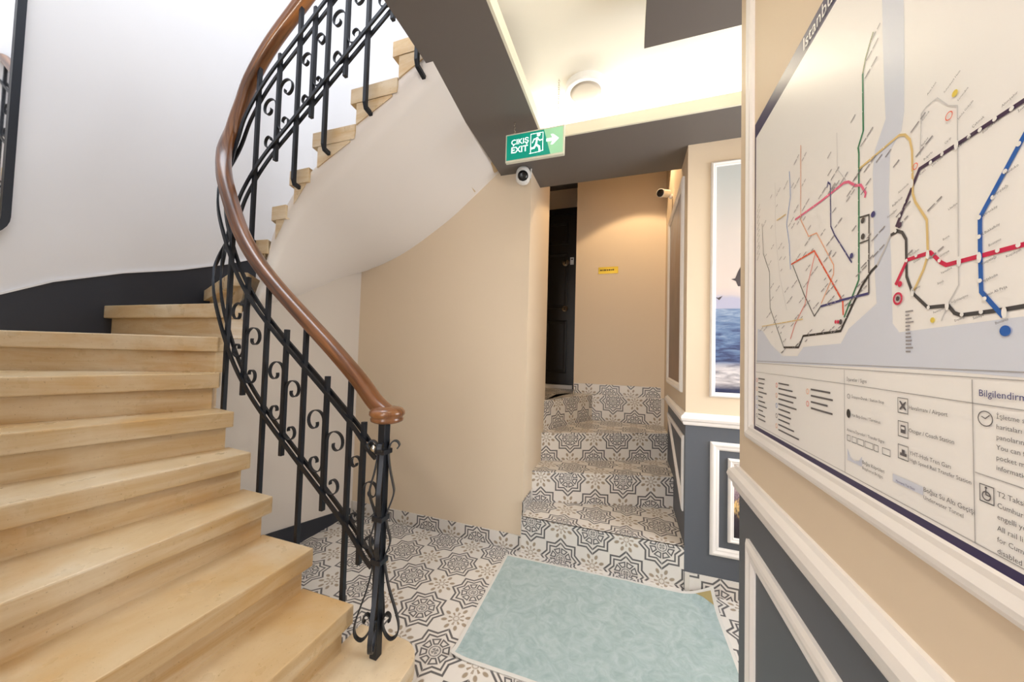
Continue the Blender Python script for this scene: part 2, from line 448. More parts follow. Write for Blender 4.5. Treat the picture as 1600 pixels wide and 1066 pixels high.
# dark red-grey stair core wall with its black wedge of skirting
gw = [(y, z+0.03) for x, y, z in OUT[:5]]
wall_core = struct(MB().extr([(-2.12, 1.25, 0), (-2.12, 2.30, 0), (-2.12, 2.30, 2.03)]+[(-2.12, y, z) for y, z in reversed(gw[:4])]+[(-2.12, 1.25, 1.40)], (-0.06, 0, 0)).build('wall_core', 'core_grey'))
struct(MB().extr([(-2.12, 1.2, 0), (-2.12, 2.25, 0.0), (-2.12, 2.25, 0.05), (-2.12, 1.6, 0.164), (-2.12, 1.2, 0.22)], (0.012, 0, 0)).build('baseboard_core', 'black_base'))
# white stairwell walls with a rounded inner corner, going up past the floor above
def strip_wall(name, pts, z0, z1, mat, th=0.08):
    n = len(pts); mb = MB(); vs = [(x, y, z) for z in (z0, z1) for x, y in pts]
    mb.add(vs, [(i, i+1, n+i+1, n+i) for i in range(n-1)])
    o = mb.build(name, mat, fix=False); return struct(o)
arc = [(-2.9+0.35-0.35*math.cos(a), 2.30-0.35+0.35*math.sin(a)) for a in [R(90*k/10) for k in range(11)]]
w = strip_wall('wall_left', [(-2.9, -0.15)]+arc+[(-0.79, 2.30)], 0, 5.4, 'stair_white')
for f in w.data.polygons: f.use_smooth = True
struct(MB().box(-3.0, -0.9, -0.23, -0.15, 0, 5.4).build('wall_near', 'stair_white'))
struct(MB().box(-0.98, -0.9, -2.7, -0.23, 0, ZC).build('wall_hall', 'beige'))
struct(MB().box(-0.98, 0.4, -2.78, -2.7, 0, ZC).build('wall_entrance', 'beige'))
struct(MB().box(-0.86, -0.80, -2.7, 2.30, 3.0, 5.4).build('wall_upper', 'stair_white'))
struct(MB().box(-3.0, 0.5, -0.3, 2.5, 5.4, 5.46).build('ceiling_upper', 'stair_white'))
struct(MB().box(-2.1, 1.7, 2.36, 4.3, 3.30, 3.38).build('ceiling_landing', 'ceiling_dark'))
# right wall with the map: beige above the rail, slate below
struct(MB().box(XR, XR+0.1, -2.7, 1.215, 0.96, 3.0).build('wall_right', 'beige'))
struct(MB().box(XR, XR+0.1, -2.7, 1.215, 0, 0.96).build('wall_right_dado', 'slate'))
# recess behind it and the wall with the sea picture
struct(MB().box(XR, 1.7, YF, YF+0.08, 0.96, 3.0).build('wall_picture', 'beige'))
struct(MB().box(XR, 1.7, YF, YF+0.08, 0, 0.96).build('wall_picture_dado', 'slate'))
struct(MB().box(1.64, 1.70, 1.1, YF, 0, 3.0).build('wall_recess', 'beige'))
struct(MB().box(XR+0.1, 1.70, 1.115, 1.215, 0, 3.0).build('wall_recess_side', 'beige'))
# corridor
struct(MB().box(XR-0.002, XR+0.08, YF-0.001, 3.60, 0.96, 3.3).build('wall_corridor', 'beige'))
struct(MB().box(XR-0.002, XR+0.08, YF-0.001, 3.20, 0, 0.96).build('wall_corridor_dado', 'slate'))
struct(MB().box(XR-0.001, XR+0.08, 3.20, 3.60, 0, 0.96).build('wall_corridor_end', 'beige'))
struct(MB().prism([(-0.78, YB+0.001), (-0.668, YB-0.001), (-0.668, 2.85), (-0.78, 2.85)], 0, 3.3).build('wall_pier', 'beige'))
struct(MB().box(-0.535, XR, 3.545, 3.62, 0, 3.3).build('wall_far', 'beige'))
struct(MB().box(-0.535, -0.455, 3.62, 4.05, 0, 3.3).build('wall_far_return', 'beige'))
struct(MB().box(-2.0, -0.455, 4.0, 4.08, 0.9, 3.3).build('wall_door', 'beige'))
struct(MB().box(-2.0, -1.92, 2.85, 4.0, 0.9, 3.3).build('wall_landing', 'beige'))
struct(MB().box(-2.0, -0.78, 2.85, 2.93, 0.9, 3.3).build('wall_landing_back', 'beige'))

# dark dropped ceiling around a lit tray
ceil = struct(MB().prism([(-0.79, -2.7), (-0.51, -2.7), (-0.51, 2.525), (-0.668, 2.525), (-0.668, YB), (-0.90, YB), (-0.895, 2.27)], ZC, ZC+0.02).build('ceiling', 'ceiling_dark'))
def ceil_piece(poly): part_in(MB().prism(poly, ZC, ZC+0.02).build('ceiling_panel', 'ceiling_dark'), ceil)
ceil_piece([(-0.51, 1.96), (1.68, 1.96), (1.68, YF), (XR, YF), (XR, 2.525), (-0.51, 2.525)])
ceil_piece([(0.04, -2.7), (1.68, -2.7), (1.68, 1.475), (0.04, 1.475)])
for (x0, x1, y0, y1) in ((-0.51, 1.68, 1.948, 1.960), (-0.51, -0.498, -2.7, 1.948)):
    part_in(MB().box(x0, x1, y0, y1, ZC+0.0003, ZC+0.067).build('cove_lip', 'lip_cream'), ceil)
for (x0, x1, y0, y1) in ((0.04, 1.68, 1.46, 1.475), (0.04, 0.055, -2.7, 1.46)):
    part_in(MB().box(x0, x1, y0, y1, ZC+0.0005, ZC+0.06).build('cove_lip', 'lip_cream'), ceil)
tray = struct(MB().box(-0.80, 1.7, -2.7, 2.30, 2.80, 2.86).build('ceiling_tray', 'tray_cream'))
part_in(MB().box(-0.80, -0.79, -2.7, 2.30, ZC+0.02, 2.80).build('tray_side', 'tray_cream'), tray)
part_in(MB().box(-0.79, 1.7, 2.24, 2.25, ZC+0.02, 2.80).build('tray_side', 'tray_cream'), tray)
struct(MB().box(-0.79, XR, 2.515, 2.525, ZC+0.02, 3.3).build('wall_lintel', 'beige'))
struct(MB().prism([(-0.775, -0.15), (-0.885, 2.29), (-0.80, 2.29), (-0.70, -0.15)], ZC+0.02, 3.0).build('trim_slab_edge', 'stair_white'))

# chair rails: profile (out from wall, height)
RAIL = [(0, 0.945), (0.010, 0.945), (0.014, 0.952), (0.016, 0.966), (0.024, 0.972), (0.028, 0.985), (0.024, 1.000), (0.012, 1.008), (0.008, 1.016), (0, 1.016)]
def rail(name, pts, side):
    """pts plan polyline, side = +1: wall lies on the right of the direction of travel."""
    P = [Vector((x, y, 0)) for x, y in pts]; n = len(P); vs = []; m = len(RAIL)
    for i in range(n):
        ns = []
        if i > 0: d = (P[i]-P[i-1]).normalized(); ns.append(Vector((-d.y, d.x, 0))*side)
        if i < n-1: d = (P[i+1]-P[i]).normalized(); ns.append(Vector((-d.y, d.x, 0))*side)
        b = sum(ns, Vector()); b = b/(b.dot(ns[0]))
        vs += [P[i]+b*o+Vector((0, 0, z)) for o, z in RAIL]
    mb = MB(); mb.add(vs, [(i*m+j, (i+1)*m+j, (i+1)*m+(j+1) % m, i*m+(j+1) % m) for i in range(n-1) for j in range(m)]+[tuple(range(m)), tuple(range((n-1)*m, n*m))])
    return struct(mb.build(name, 'trim_white'))
rail('trim_1', [(XR, -2.7), (XR, 1.215), (1.6, 1.215)], 1)
rail('trim_2', [(1.6, YF), (XR-0.002, YF), (XR-0.002, 3.20)], 1)
# panel mouldings
def yz(x, pts): return [(x, y, z) for y, z in pts]
def xz(y, pts): return [(x, y, z) for x, z in pts]
struct(moulding('trim_3', yz(XR, [(1.135, 1.121), (1.135, 2.50), (-0.30, 2.50), (-0.30, 1.121)]), None, (-1, 0, 0), 0.042, 0.014, None))
struct(moulding('trim_4', yz(XR, [(1.125, 0.845), (1.125, 0.12), (-0.30, 0.12), (-0.30, 0.845)]), None, (-1, 0, 0), 0.052, 0.014, None))
struct(moulding('trim_5', xz(YF, [(0.446, 0.228), (0.446, 0.862), (0.92, 0.862), (0.92, 0.228)]), None, (0, -1, 0), 0.046, 0.016, None))
struct(moulding('trim_6', yz(XR-0.002, [(2.295, 0.872), (2.295, 0.425), (3.19, 0.872)]), None, (-1, 0, 0), 0.040, 0.014, None))
struct(MB().box(XR+0.001, 1.6, YF-0.0116, YF, 0, 0.103).build('baseboard_picture', 'grout'))
bb = [o for o in bpy.data.objects if o.name == 'baseboard_picture'][0]
tiles(bb, (0, YF-0.0125, 0), (1, 0, 0), (0, 0, 1), [(0.345, 0), (1.6, 0), (1.6, 0.105), (0.345, 0.105)], (-0.1, -0.02), 1)

# left wall skirting: black band that climbs with the winding steps
sk_top = [(-0.15, 1.10), (0.40, 1.36), (0.764, 1.555), (0.917, 1.646), (1.178, 1.752), (1.45, 1.835), (1.729, 1.945), (1.95, 2.05)]
bbl = struct(MB().extr([(-2.9, y, z) for y, z in sk_top]+[(-2.9, 1.95, 1.6), (-2.9, -0.15, 0.9)], (0.010, 0, 0)).build('baseboard_left', 'black_base'))
mb = MB(); mb.tube([(-2.893, y, z+0.004) for y, z in sk_top], sq(0.016, 0.009)); part_in(mb.build('cap_bead', 'stair_white'), bbl)

# ------------------------------------------------------------------ stone staircase
stair = empty('stone_staircase', (-0.9, 0.5, 0), 'winding staircase of yellow limestone steps climbing left round a narrow well', 'staircase')
NOS = {1: ((-0.745, 1.05), (-0.745, -0.15)), 2: ((-0.998, 1.105), (-0.998, -0.15)), 3: ((-1.213, 1.103), (-1.213, -0.15)), 4: ((-1.455, 1.102), (-1.455, -0.15)),
       5: ((-1.600, 1.10), (-1.795, -0.15)), 6: ((-1.724, 1.10), (-2.145, -0.15)), 7: ((-1.847, 1.104), (-2.44, -0.15)), 8: ((-1.90, 1.12), (-2.9, 0.40)),
       9: ((-1.945, 1.148), (-2.9, 1.112)), 10: ((-1.955, 1.20), (-2.9, 1.60)), 11: ((-1.887, 1.245), (-2.75, 2.20)), 12: ((-1.774, 1.26), (-2.40, 2.275)), 13: ((-1.659, 1.26), (-2.02, 2.275)),
       14: ((-1.514, 1.26), (-1.72, 2.275)), 15: ((-1.282, 1.26), (-1.36, 2.275)), 16: ((-1.048, 1.26), (-1.08, 2.275)), 17: ((-0.82, 1.26), (-0.82, 2.275))}
def shift(a, b, d):
    """move segment a-b to its downhill side by d"""
    v = (Vector(b)-Vector(a)).normalized(); n = Vector((-v.y, v.x)); return (Vector(a)+n*d, Vector(b)+n*d)
CORN = {7: [(-2.9, -0.15)], 10: [(-2.9, 1.95)], 11: [(-2.65, 2.275)]}
# warped plaster soffit beneath the upper flight
C_ = 10
mb = MB(); vs = []; rows = []
INs = spline(INN, 3); OUs = spline(OUT, 3); n = len(INs)
for i in range(n):
    for j in range(C_+1):
        t = j/C_; p = INs[i].lerp(OUs[i], t); vs.append(p)
m = C_+1
fs = [(i*m+j, (i+1)*m+j, (i+1)*m+j+1, i*m+j+1) for i in range(n-1) for j in range(C_)]
base = len(vs)
for i in range(n): vs.append(INs[i]+Vector((0.0, 0.0, 0.07)))
fs += [(i*m, base+i, base+i+1, (i+1)*m) for i in range(n-1)]
mb.add(vs, fs); so = mb.build('soffit', 'soffit_white', stair, smooth=True, fix=False)
so['label'] = 'smooth white plaster underside of the upper flight'
from mathutils.bvhtree import BVHTree
BV = BVHTree.FromPolygons([tuple(v) for v in vs], [f for f in fs])
def soffit_z(x, y):
    h_ = BV.ray_cast(Vector((x, y, 0.5)), Vector((0, 0, 1)))
    return h_[0].z if h_[0] is not None else None
def fitted_block(name, front, back, zt, zf, zb, parent, gap_=0.03):
    """solid between a front and a back plan line, flat on top, never dipping below the soffit"""
    ts_ = [0, 0.012]+[0.1*i for i in range(1, 10)]+[0.965]; lo = []; hi = []
    for line, zz in ((front, zf), (back, zb)):
        for t in ts_:
            p = line[0].lerp(line[1], t); z = soffit_z(p.x, p.y); zl = zz if z is None else max(zz, z+gap_)
            lo.append((p.x, p.y, min(zl, zt-0.002))); hi.append((p.x, p.y, zt))
    n_ = len(ts_); N2 = 2*n_; V_ = lo+hi; F_ = []
    for i in range(n_-1):
        F_ += [(i, i+1, n_+i+1, n_+i), (N2+i, N2+n_+i, N2+n_+i+1, N2+i+1), (i, N2+i, N2+i+1, i+1), (n_+i, n_+i+1, N2+n_+i+1, N2+n_+i)]
    F_ += [(0, n_, N2+n_, N2), (n_-1, N2+n_-1, N2+2*n_-1, 2*n_-1)]
    mq = MB(); mq.add(V_, F_); return mq.build(name, 'stone', parent)
def unit_step(k):
    a, b = Vector(NOS[k][0]), Vector(NOS[k][1])
    c, d = Vector(NOS[k+1][0]), Vector(NOS[k+1][1])
    top = k*H; extra = CORN.get(k, [])
    if k == 7: extra = [(-2.9, -0.15)]
    # tread slab reaches a little under the next riser
    a2, b2 = a, b; c2, d2 = shift(c, d, -0.05)
    poly = [tuple(a2), tuple(b2)]+extra+[tuple(d2), tuple(c2)]
    if k == 1:
        arc_ = [(-0.845+0.10*math.cos(R(q)), 1.12+0.10*math.sin(R(q))) for q in range(0, 91, 15)]
        poly = [(-0.745, -0.15)]+arc_+[(-1.06, 1.22), (-1.06, -0.15)]
    if k >= 10: o = fitted_block('stair_step', (a2, b2), shift(c, d, -0.030 if k > 13 else 0.012), top, top-0.072, top-0.072, stair, 0.03 if k < 14 else 0.055)
    else: o = MB().prism(poly, top-0.072, top).build('stair_step', 'stone', stair, bevel=0.006)
    # riser block set back under the nosing and in from the open end
    s = 0.034
    a3, b3 = shift(a, b, -s); e = (b3-a3).normalized(); a3 = a3+e*0.02
    c3, d3 = shift(c, d, -0.06); c3 = c3+(d3-c3).normalized()*0.02
    pr = [tuple(a3), tuple(b3)]+extra+[tuple(d3), tuple(c3)]
    if k == 1:
        arc_ = [(-0.870+0.085*math.cos(R(q)), 1.105+0.085*math.sin(R(q))) for q in range(0, 91, 15)]
        pr = [(-0.785, -0.15)]+arc_+[(-1.06, 1.19), (-1.06, -0.15)]
    z0 = 0 if k == 1 else top-H-0.004
    if k >= 10:      # upper flight: the block tapers to the soffit behind
        fi = shift(a, b, -s)[0]; bi = c+(d-c).normalized()*0.004 if k > 13 else a.lerp(c, 0.72)
        if k >= 12: fi = Vector((fi.x, 1.263)); bi = Vector((bi.x, 1.263))
        q = fitted_block('riser', (fi, b3), (bi, d if k > 13 else b.lerp(d, 0.5)), top-0.0721, z0, top-0.084, None, 0.07 if k < 14 else 0.045)
    else:
        q = MB().prism(pr, z0, top-0.0721).build('riser', 'stone', None, bevel=0.003)
    q.parent = o; q.matrix_parent_inverse = o.matrix_world.inverted()
    q.matrix_parent_inverse = (stair.matrix_basis @ o.matrix_parent_inverse).inverted()
    return o
for k in range(1, 17): unit_step(k)
# plaster filling below the lower treads, hidden from the hall
for k in range(2, 8):
    a, b = shift(*NOS[k], -0.10); c, d = shift(*NOS[k+1], -0.10)
    a = a+(b-a).normalized()*0.05; c = c+(d-c).normalized()*0.05
    o = MB().prism([tuple(a), tuple(b)]+CORN.get(k, [])+[tuple(d), tuple(c)], max(0, (k-1)*H-0.30), (k-1)*H-0.01).build('step_core', 'core_grey', stair)

# ------------------------------------------------------------------ balustrade
railing = empty('stair_railing', (-0.895, 1.113, 2*H), 'black wrought iron stair railing with scrolls and a curved brown wooden handrail', 'railing')
HR = [(-0.885, 1.118, 1.088), (-0.95, 1.122, 1.128), (-1.046, 1.13, 1.215), (-1.188, 1.13, 1.335), (-1.379, 1.13, 1.487), (-1.545, 1.13, 1.622), (-1.68, 1.13, 1.749), (-1.787, 1.13, 1.881),
      (-1.872, 1.13, 2.033), (-1.950, 1.138, 2.190), (-2.005, 1.162, 2.315), (-2.020, 1.185, 2.410), (-2.012, 1.208, 2.520), (-1.985, 1.222, 2.625), (-1.935, 1.228, 2.755), (-1.805, 1.23, 2.912), (-1.602, 1.23, 3.075), (-1.30, 1.23, 3.31), (-1.0, 1.23, 3.54), (-0.86, 1.23, 3.65)]
path = spline(HR, 6)
prof = []
for k in range(28):
    a = 2*math.pi*k/28; c_, s_ = math.cos(a), math.sin(a)
    x = 0.033*math.copysign(abs(c_)**0.75, c_); z = 0.030*math.copysign(abs(s_)**0.8, s_)
    if abs(abs(z)-0.008) < 0.004 and abs(c_) > 0.5 and z < 0: x *= 0.86
    prof.append((x, z))
handrail = MB().tube(path, prof).build('handrail', 'wood', railing, smooth=True, uv=True)
handrail['label'] = 'glossy brown wooden handrail'
cap = MB().lathe([(0.0, 0.032), (0.034, 0.031), (0.056, 0.025), (0.066, 0.014), (0.067, 0.002), (0.060, -0.005), (0.059, -0.010), (0.062, -0.014), (0.060, -0.023), (0.048, -0.029), (0.0, -0.030)], (-0.888, 1.118, 1.085), (0, 0, 1), 36)
cap.uv = [(v[0]*1.0, v[1]) for v in cap.v]
cap.build('handrail_end', 'wood', railing, smooth=True, uv=True)
def at_x(x, upper):
    """rail height at plan position x on the lower or upper run"""
    pts = path; best = None
    apex = min(range(len(pts)), key=lambda i: pts[i].x)
    rng = range(apex, len(pts)-1) if upper else range(0, apex)
    for i in rng:
        a, b = pts[i], pts[i+1]
        if min(a.x, b.x) <= x <= max(a.x, b.x):
            t = (x-a.x)/(b.x-a.x) if b.x != a.x else 0
            return a.lerp(b, t)
    return pts[0] if not upper else pts[-1]
DU, DL = 0.195, 0.61
# paired sloping bars on either side of the uprights
for drop in (DU, DL):
    for side in (-1, 1):
        bp = []
        for i, p in enumerate(path):
            if p.x > -0.915 and i < 20: continue
            T = (path[min(i+1, len(path)-1)]-path[max(i-1, 0)]); T.z = 0; T.normalize()
            nrm = Vector((T.y, -T.x, 0))
            bp.append(p+nrm*side*0.0145+Vector((0, 0, -drop)))
        MB().tube(bp, sq(0.009, 0.016)).build('sloping_bar', 'iron', railing)
def baluster(x, upper, long_, foot=None):
    p = at_x(x, upper); y = p.y
    b = 0.018
    if long_:
        zt = p.z-0.022; st = 1 if not upper else 1
        ydir = 1 if upper else -1
        pth = [(x, y, zt), (x, y, foot+0.02), (x, y+ydir*0.006, foot), (x, y+ydir*0.06, foot-0.012)]
    else:
        pth = [(x, y, p.z-DU+0.062), (x, y, p.z-DL-0.085)]
    mb = MB(); mb.tube(pth, sq(b), lat=(1, 0, 0)); mb.build('baluster', 'iron', railing, bevel=0.002)
    return p
def scroll(x, upper, sgn, wt, wb):
    """C-scroll standing against a short baluster, curling away on side sgn"""
    xb = x+sgn*0.011; xm = x+sgn*0.05
    p = at_x(xm, upper); zt = p.z-DU-0.125; zb = p.z-DL+0.030; y = at_x(x, upper).y
    pts = []
    def curl(w, zc, up):
        out = []
        for q in range(0, 361, 15):            # half turn at full width, then winding inwards
            r = w/2 if q <= 150 else w/2*(1-0.62*min(1, (q-150)/270))
            cx, cz = w/2, 0.0
            if q > 150: t_ = min(1, (q-150)/120); cx = w/2+(w/2-r)*0.75; cz = -(w/2-r)*0.35
            a = R(180-q); out.append((cx+r*math.cos(a), zc+up*(cz+r*math.sin(a))))
        return out
    top = curl(wt, zt-wt/2, 1); bot = curl(wb, zb+wb/2, -1)
    prof2 = top[::-1]+bot
    P3 = [(xb+sgn*a, y, z) for a, z in prof2]
    mb = MB(); mb.tube(P3, sq(0.014, 0.0038), lat=(0, 1, 0)); mb.build('scroll', 'iron', railing)
LOW_LONG = [(-1.082, 0.285), (-1.340, 0.455), (-1.582, 0.63), (-1.850, 0.965)]
LOW_SHORT = [-1.005, -1.208, -1.456, -1.724]
UP_LONG = [(-1.87, 1.885), (-1.592, 2.15), (-1.406, 2.295), (-1.166, 2.45), (-0.894, 2.58)]
UP_SHORT = [-1.725, -1.495, -1.291, -1.03]
for x, z in LOW_LONG: baluster(x, False, True, z)
for x, z in UP_LONG: baluster(x, True, True, z)
for x in LOW_SHORT: baluster(x, False, False)
for x in UP_SHORT: baluster(x, True, False)
def gap_to(x, sgn, longs):
    d = [abs(q-x) for q in longs if (q-x)*sgn > 0]; return (min(d) if d else 0.13)-0.020
for x in LOW_SHORT:
    for s in (-1, 1):
        g = gap_to(x, s, [q for q, _ in LOW_LONG]+[-0.905]); scroll(x, False, s, min(0.086, g*0.80), min(0.068, g*0.66))
for x in UP_SHORT:
    for s in (-1, 1):
        g = gap_to(x, s, [q for q, _ in UP_LONG]); scroll(x, True, s, min(0.086, g*0.80), min(0.068, g*0.66))
# newel post with wrapped ribbons
NX, NY = -0.895, 1.113
newel = MB().box(NX-0.016, NX+0.016, NY-0.016, NY+0.016, H-0.001, 1.055).build('newel_post', 'iron', railing, bevel=0.003)
rp = [(0.052, 0.955), (0.060, 0.968), (0.052, 0.982), (0.038, 0.984), (0.026, 0.972), (0.021, 0.950), (0.022, 0.915), (0.030, 0.865), (0.042, 0.815), (0.046, 0.790), (0.040, 0.760), (0.026, 0.720), (0.020, 0.692),
      (0.026, 0.655), (0.038, 0.612), (0.036, 0.585), (0.024, 0.555), (0.020, 0.532), (0.026, 0.490), (0.042, 0.420), (0.068, 0.340), (0.082, 0.285), (0.077, 0.250), (0.056, 0.234), (0.036, 0.250), (0.023, 0.282), (0.024, 0.312), (0.036, 0.330), (0.048, 0.322), (0.050, 0.306), (0.042, 0.300)]
for ang in (24, 114, 204, 294):
    dx, dy = math.cos(R(ang)), math.sin(R(ang))
    P3 = spline([(NX+dx*r, NY+dy*r, z) for r, z in rp], 4)
    mb = MB(); mb.tube(P3, sq(0.016, 0.005), lat=(-dy, dx, 0)); o = mb.build('ribbon', 'iron', None)
    o.parent = newel; o.matrix_parent_inverse = (railing.matrix_basis @ newel.matrix_parent_inverse).inverted()
for z in (0.945, 0.692, 0.532):
    o = MB().box(NX-0.024, NX+0.024, NY-0.024, NY+0.024, z-0.010, z+0.010).build('collar', 'iron', None, bevel=0.003)
    o.parent = newel; o.matrix_parent_inverse = (railing.matrix_basis @ newel.matrix_parent_inverse).inverted()
ball = MB().lathe([(0, -0.016), (0.010, -0.013), (0.016, 0), (0.010, 0.013), (0, 0.016)], (NX-0.034, NY-0.012, 0.955), (0, 0, 1), 16).build('ball', 'chrome', None, smooth=True)
ball.parent = newel; ball.matrix_parent_inverse = (railing.matrix_basis @ newel.matrix_parent_inverse).inverted()

# ------------------------------------------------------------------ tiled steps into the corridor
ts = empty('tiled_steps', (-0.17, 2.5, 0), 'four winding steps faced with patterned tiles leading up to the black door', 'steps')
def sub(o, parent_part, thing):
    o.parent = parent_part; o.matrix_parent_inverse = (thing.matrix_basis @ parent_part.matrix_parent_inverse).inverted(); return o
Z1, Z2, Z3, Z4 = 0.243, 0.465, 0.690, 0.945
L1 = [(-0.668, 2.25), (0.341, 2.25)]; L2 = [(-0.668, 2.494), (0.318, 2.780)]; L3 = [(-0.668, 2.760), (0.318, 3.205)]
K4 = (-0.342, 3.506)
def step_body(poly, z0, z1): return MB().prism(poly, z0, z1-0.001).build('step_block', 'grout', ts)
def inset_front(a, b, d=0.001):
    v = (Vector(b)-Vector(a)).normalized(); n = Vector((-v.y, v.x)); return Vector(a)+n*d, Vector(b)+n*d
def riser_tiles(body, a, b, z0, z1, g=(0, 0), par=0):
    a, b = Vector((*a, 0)), Vector((*b, 0)); U = (b-a); L = U.length
    k0 = len(bpy.data.objects)
    hold = empty('holder', (0, 0, 0))
    tiles(hold, (a.x, a.y, 0), U, (0, 0, 1), [(0, z0), (L, z0), (L, z1-0.0062), (0, z1-0.0062)], g, par)
    for o in list(hold.children): sub(o, body, ts)
    bpy.data.objects.remove(hold)
def tread_tiles(body, poly, z, g=(0, 0), par=0):
    hold = empty('holder', (0, 0, 0))
    tiles(hold, (0, 0, z), (1, 0, 0), (0, 1, 0), poly, g, par)
    for o in list(hold.children): sub(o, body, ts)
    bpy.data.objects.remove(hold)
f1 = inset_front(*L1); f2 = inset_front(*L2); f3 = inset_front(*L3)
b1 = step_body([(-0.672, 2.251), (0.341, 2.251), (0.318, 2.9), (-0.667, 2.7)], 0, Z1)
riser_tiles(b1, L1[0], L1[1], 0.0, Z1, (0.068, 0.017), 1)
tread_tiles(b1, [(-0.667, 2.25), (0.318, 2.25), (0.318, 2.80), (-0.667, 2.51)], Z1, (0.0, 2.25), 0)
b2 = step_body([tuple(f2[0]), tuple(f2[1]), (0.318, 3.3), (-0.667, 2.85)], Z1-0.01, Z2)
riser_tiles(b2, L2[0], L2[1], Z1, Z2, (0.066, Z1-0.02), 0)
tread_tiles(b2, [L2[0], L2[1], (0.318, 3.22), (-0.667, 2.78)], Z2, (0.0, 2.49), 1)
b3 = step_body([tuple(f3[0]), tuple(f3[1]), (0.318, 3.54), (-0.40, 3.54), (-0.667, 2.86)], Z2-0.01, Z3)
riser_tiles(b3, L3[0], L3[1], Z2, Z3, (0.04, Z2-0.01), 0)
tread_tiles(b3, [L3[0], L3[1], (0.318, 3.535), (-0.345, 3.51), (-0.667, 2.83)], Z3, (0.05, 2.6), 1)
fa = inset_front((-0.668, 2.822), K4); fb = inset_front(K4, (0.318, 3.530))
b4 = step_body([tuple(fa[0]), (K4[0]-0.004, K4[1]+0.008), tuple(fb[1]), (0.318, 3.545), (-0.53, 3.545), (-0.53, 3.99), (-1.92, 3.99), (-1.92, 2.93), (-0.78, 2.93), (-0.78, 2.85), (-0.668, 2.85)], 0.5, Z4)
riser_tiles(b4, (-0.668, 2.822), K4, Z3, Z4, (0.0, Z3+0.02), 1)
riser_tiles(b4, K4, (0.290, 3.529), Z3, Z4, (0.0, Z3-0.0), 0)
tread_tiles(b4, [(-0.668, 2.825), (K4[0], K4[1]), (-0.36, 3.54), (-0.54, 3.54), (-0.667, 3.3)], Z4, (0.0, 2.8), 0)
tread_tiles(b4, [K4, (0.31, 3.53), (0.31, 3.545), (-0.36, 3.545)], Z4, (0.0, 2.8), 0)
tread_tiles(b4, [(-0.667, 2.86), (-0.54, 3.54), (-0.54, 3.95), (-1.40, 3.95), (-1.40, 2.94), (-0.78, 2.94)], Z4, (0.0, 2.8), 0)
sk2 = struct(MB().box(-0.53, 0.29, 3.5402, 3.545, Z4, Z4+0.098).build('baseboard_far', 'grout'))
tiles(sk2, (0, 3.5395, 0), (1, 0, 0), (0, 0, 1), [(-0.53, Z4), (0.285, Z4), (0.285, Z4+0.10), (-0.53, Z4+0.10)], (0.02, Z4-0.005), 1)
sk3 = struct(MB().box(-0.667, -0.6612, 2.251, 2.494, Z1, Z1+0.09).build('baseboard_pier', 'grout'))
tiles(sk3, (-0.6605, 0, 0), (0, 1, 0), (0, 0, 1), [(2.251, Z1), (2.494, Z1), (2.494, Z1+0.095), (2.251, Z1+0.095)], (2.35, Z1), 0)

# ------------------------------------------------------------------ door, landing
door = empty('entrance_door', (-1.0, 3.9, Z4), 'black panelled door with round locks at the top of the tiled steps', 'door')
D0, D1, DZ0, DZ1, DY = -1.42, -0.60, 0.99, 2.95, 3.90
MB().box(D0, D1, DY, DY+0.045, DZ0, DZ1).build('door_leaf', 'door_black', door, bevel=0.004)
for (x0, x1, z0, z1) in ((-0.93, -0.68, 1.12, 1.72), (-0.93, -0.68, 1.86, 2.50), (-0.93, -0.68, 2.60, 2.86), (-1.34, -1.05, 1.12, 1.72), (-1.34, -1.05, 1.86, 2.86)):
    moulding('door_panel', [(x0, DY, z0), (x0, DY, z1), (x1, DY, z1), (x1, DY, z0)], None, (0, -1, 0), 0.035, 0.014, door, mat='door_black')
MB().box(D0-0.08, D0, DY-0.02, 4.0, Z4, DZ1+0.07).build('door_frame', 'door_black', door)
MB().box(D1, -0.545, DY-0.02, 4.0, Z4, DZ1+0.07).build('door_frame', 'door_black', door)
MB().box(D0, D1, DY-0.02, 4.0, DZ1, DZ1+0.07).build('door_frame', 'door_black', door)
MB().box(D0, D1, DY-0.03, 4.0, Z4+0.0005, DZ0-0.003).build('threshold', 'trim_white', door)
for z, r in ((2.385, 0.042), (1.855, 0.036)):
    lk = MB().lathe([(0, 0.030), (r*0.45, 0.030), (r*0.5, 0.022), (r*0.85, 0.018), (r, 0.010), (r, 0)], (-0.705, DY, z), (0, -1, 0), 24).build('lock', 'chrome', door, smooth=True)
    k = MB().box(-0.712, -0.698, DY-0.034, DY-0.029, z-0.018, z+0.018).build('keyhole', 'plastic_black', None); sub(k, lk, door)
np_ = MB().box(-0.655, -0.613, DY-0.010, DY-0.001, 2.36, 2.445).build('number_plate', 'plastic_white', door, bevel=0.003)
sub(MB().box(-0.645, -0.623, DY-0.0115, DY-0.0098, 2.415, 2.428).build('printed_mark', 'print_dark', None), np_, door)
bs = empty('brass_sign', (-0.21, 3.545, 2.16), 'small polished brass plate with dark engraving on the far beige wall', 'sign')
MB().box(-0.308, -0.116, 3.541, 3.5449, 2.157, 2.225).build('plate', 'brass', bs, bevel=0.0015)
x = -0.29
for wd in (0.02, 0.012, 0.024, 0.016, 0.02, 0.012, 0.018):
    MB().box(x, x+wd*0.85, 3.5402, 3.541, 2.186, 2.200).build('engraved_mark', 'brass_print', bs); x += wd*1.02+0.002

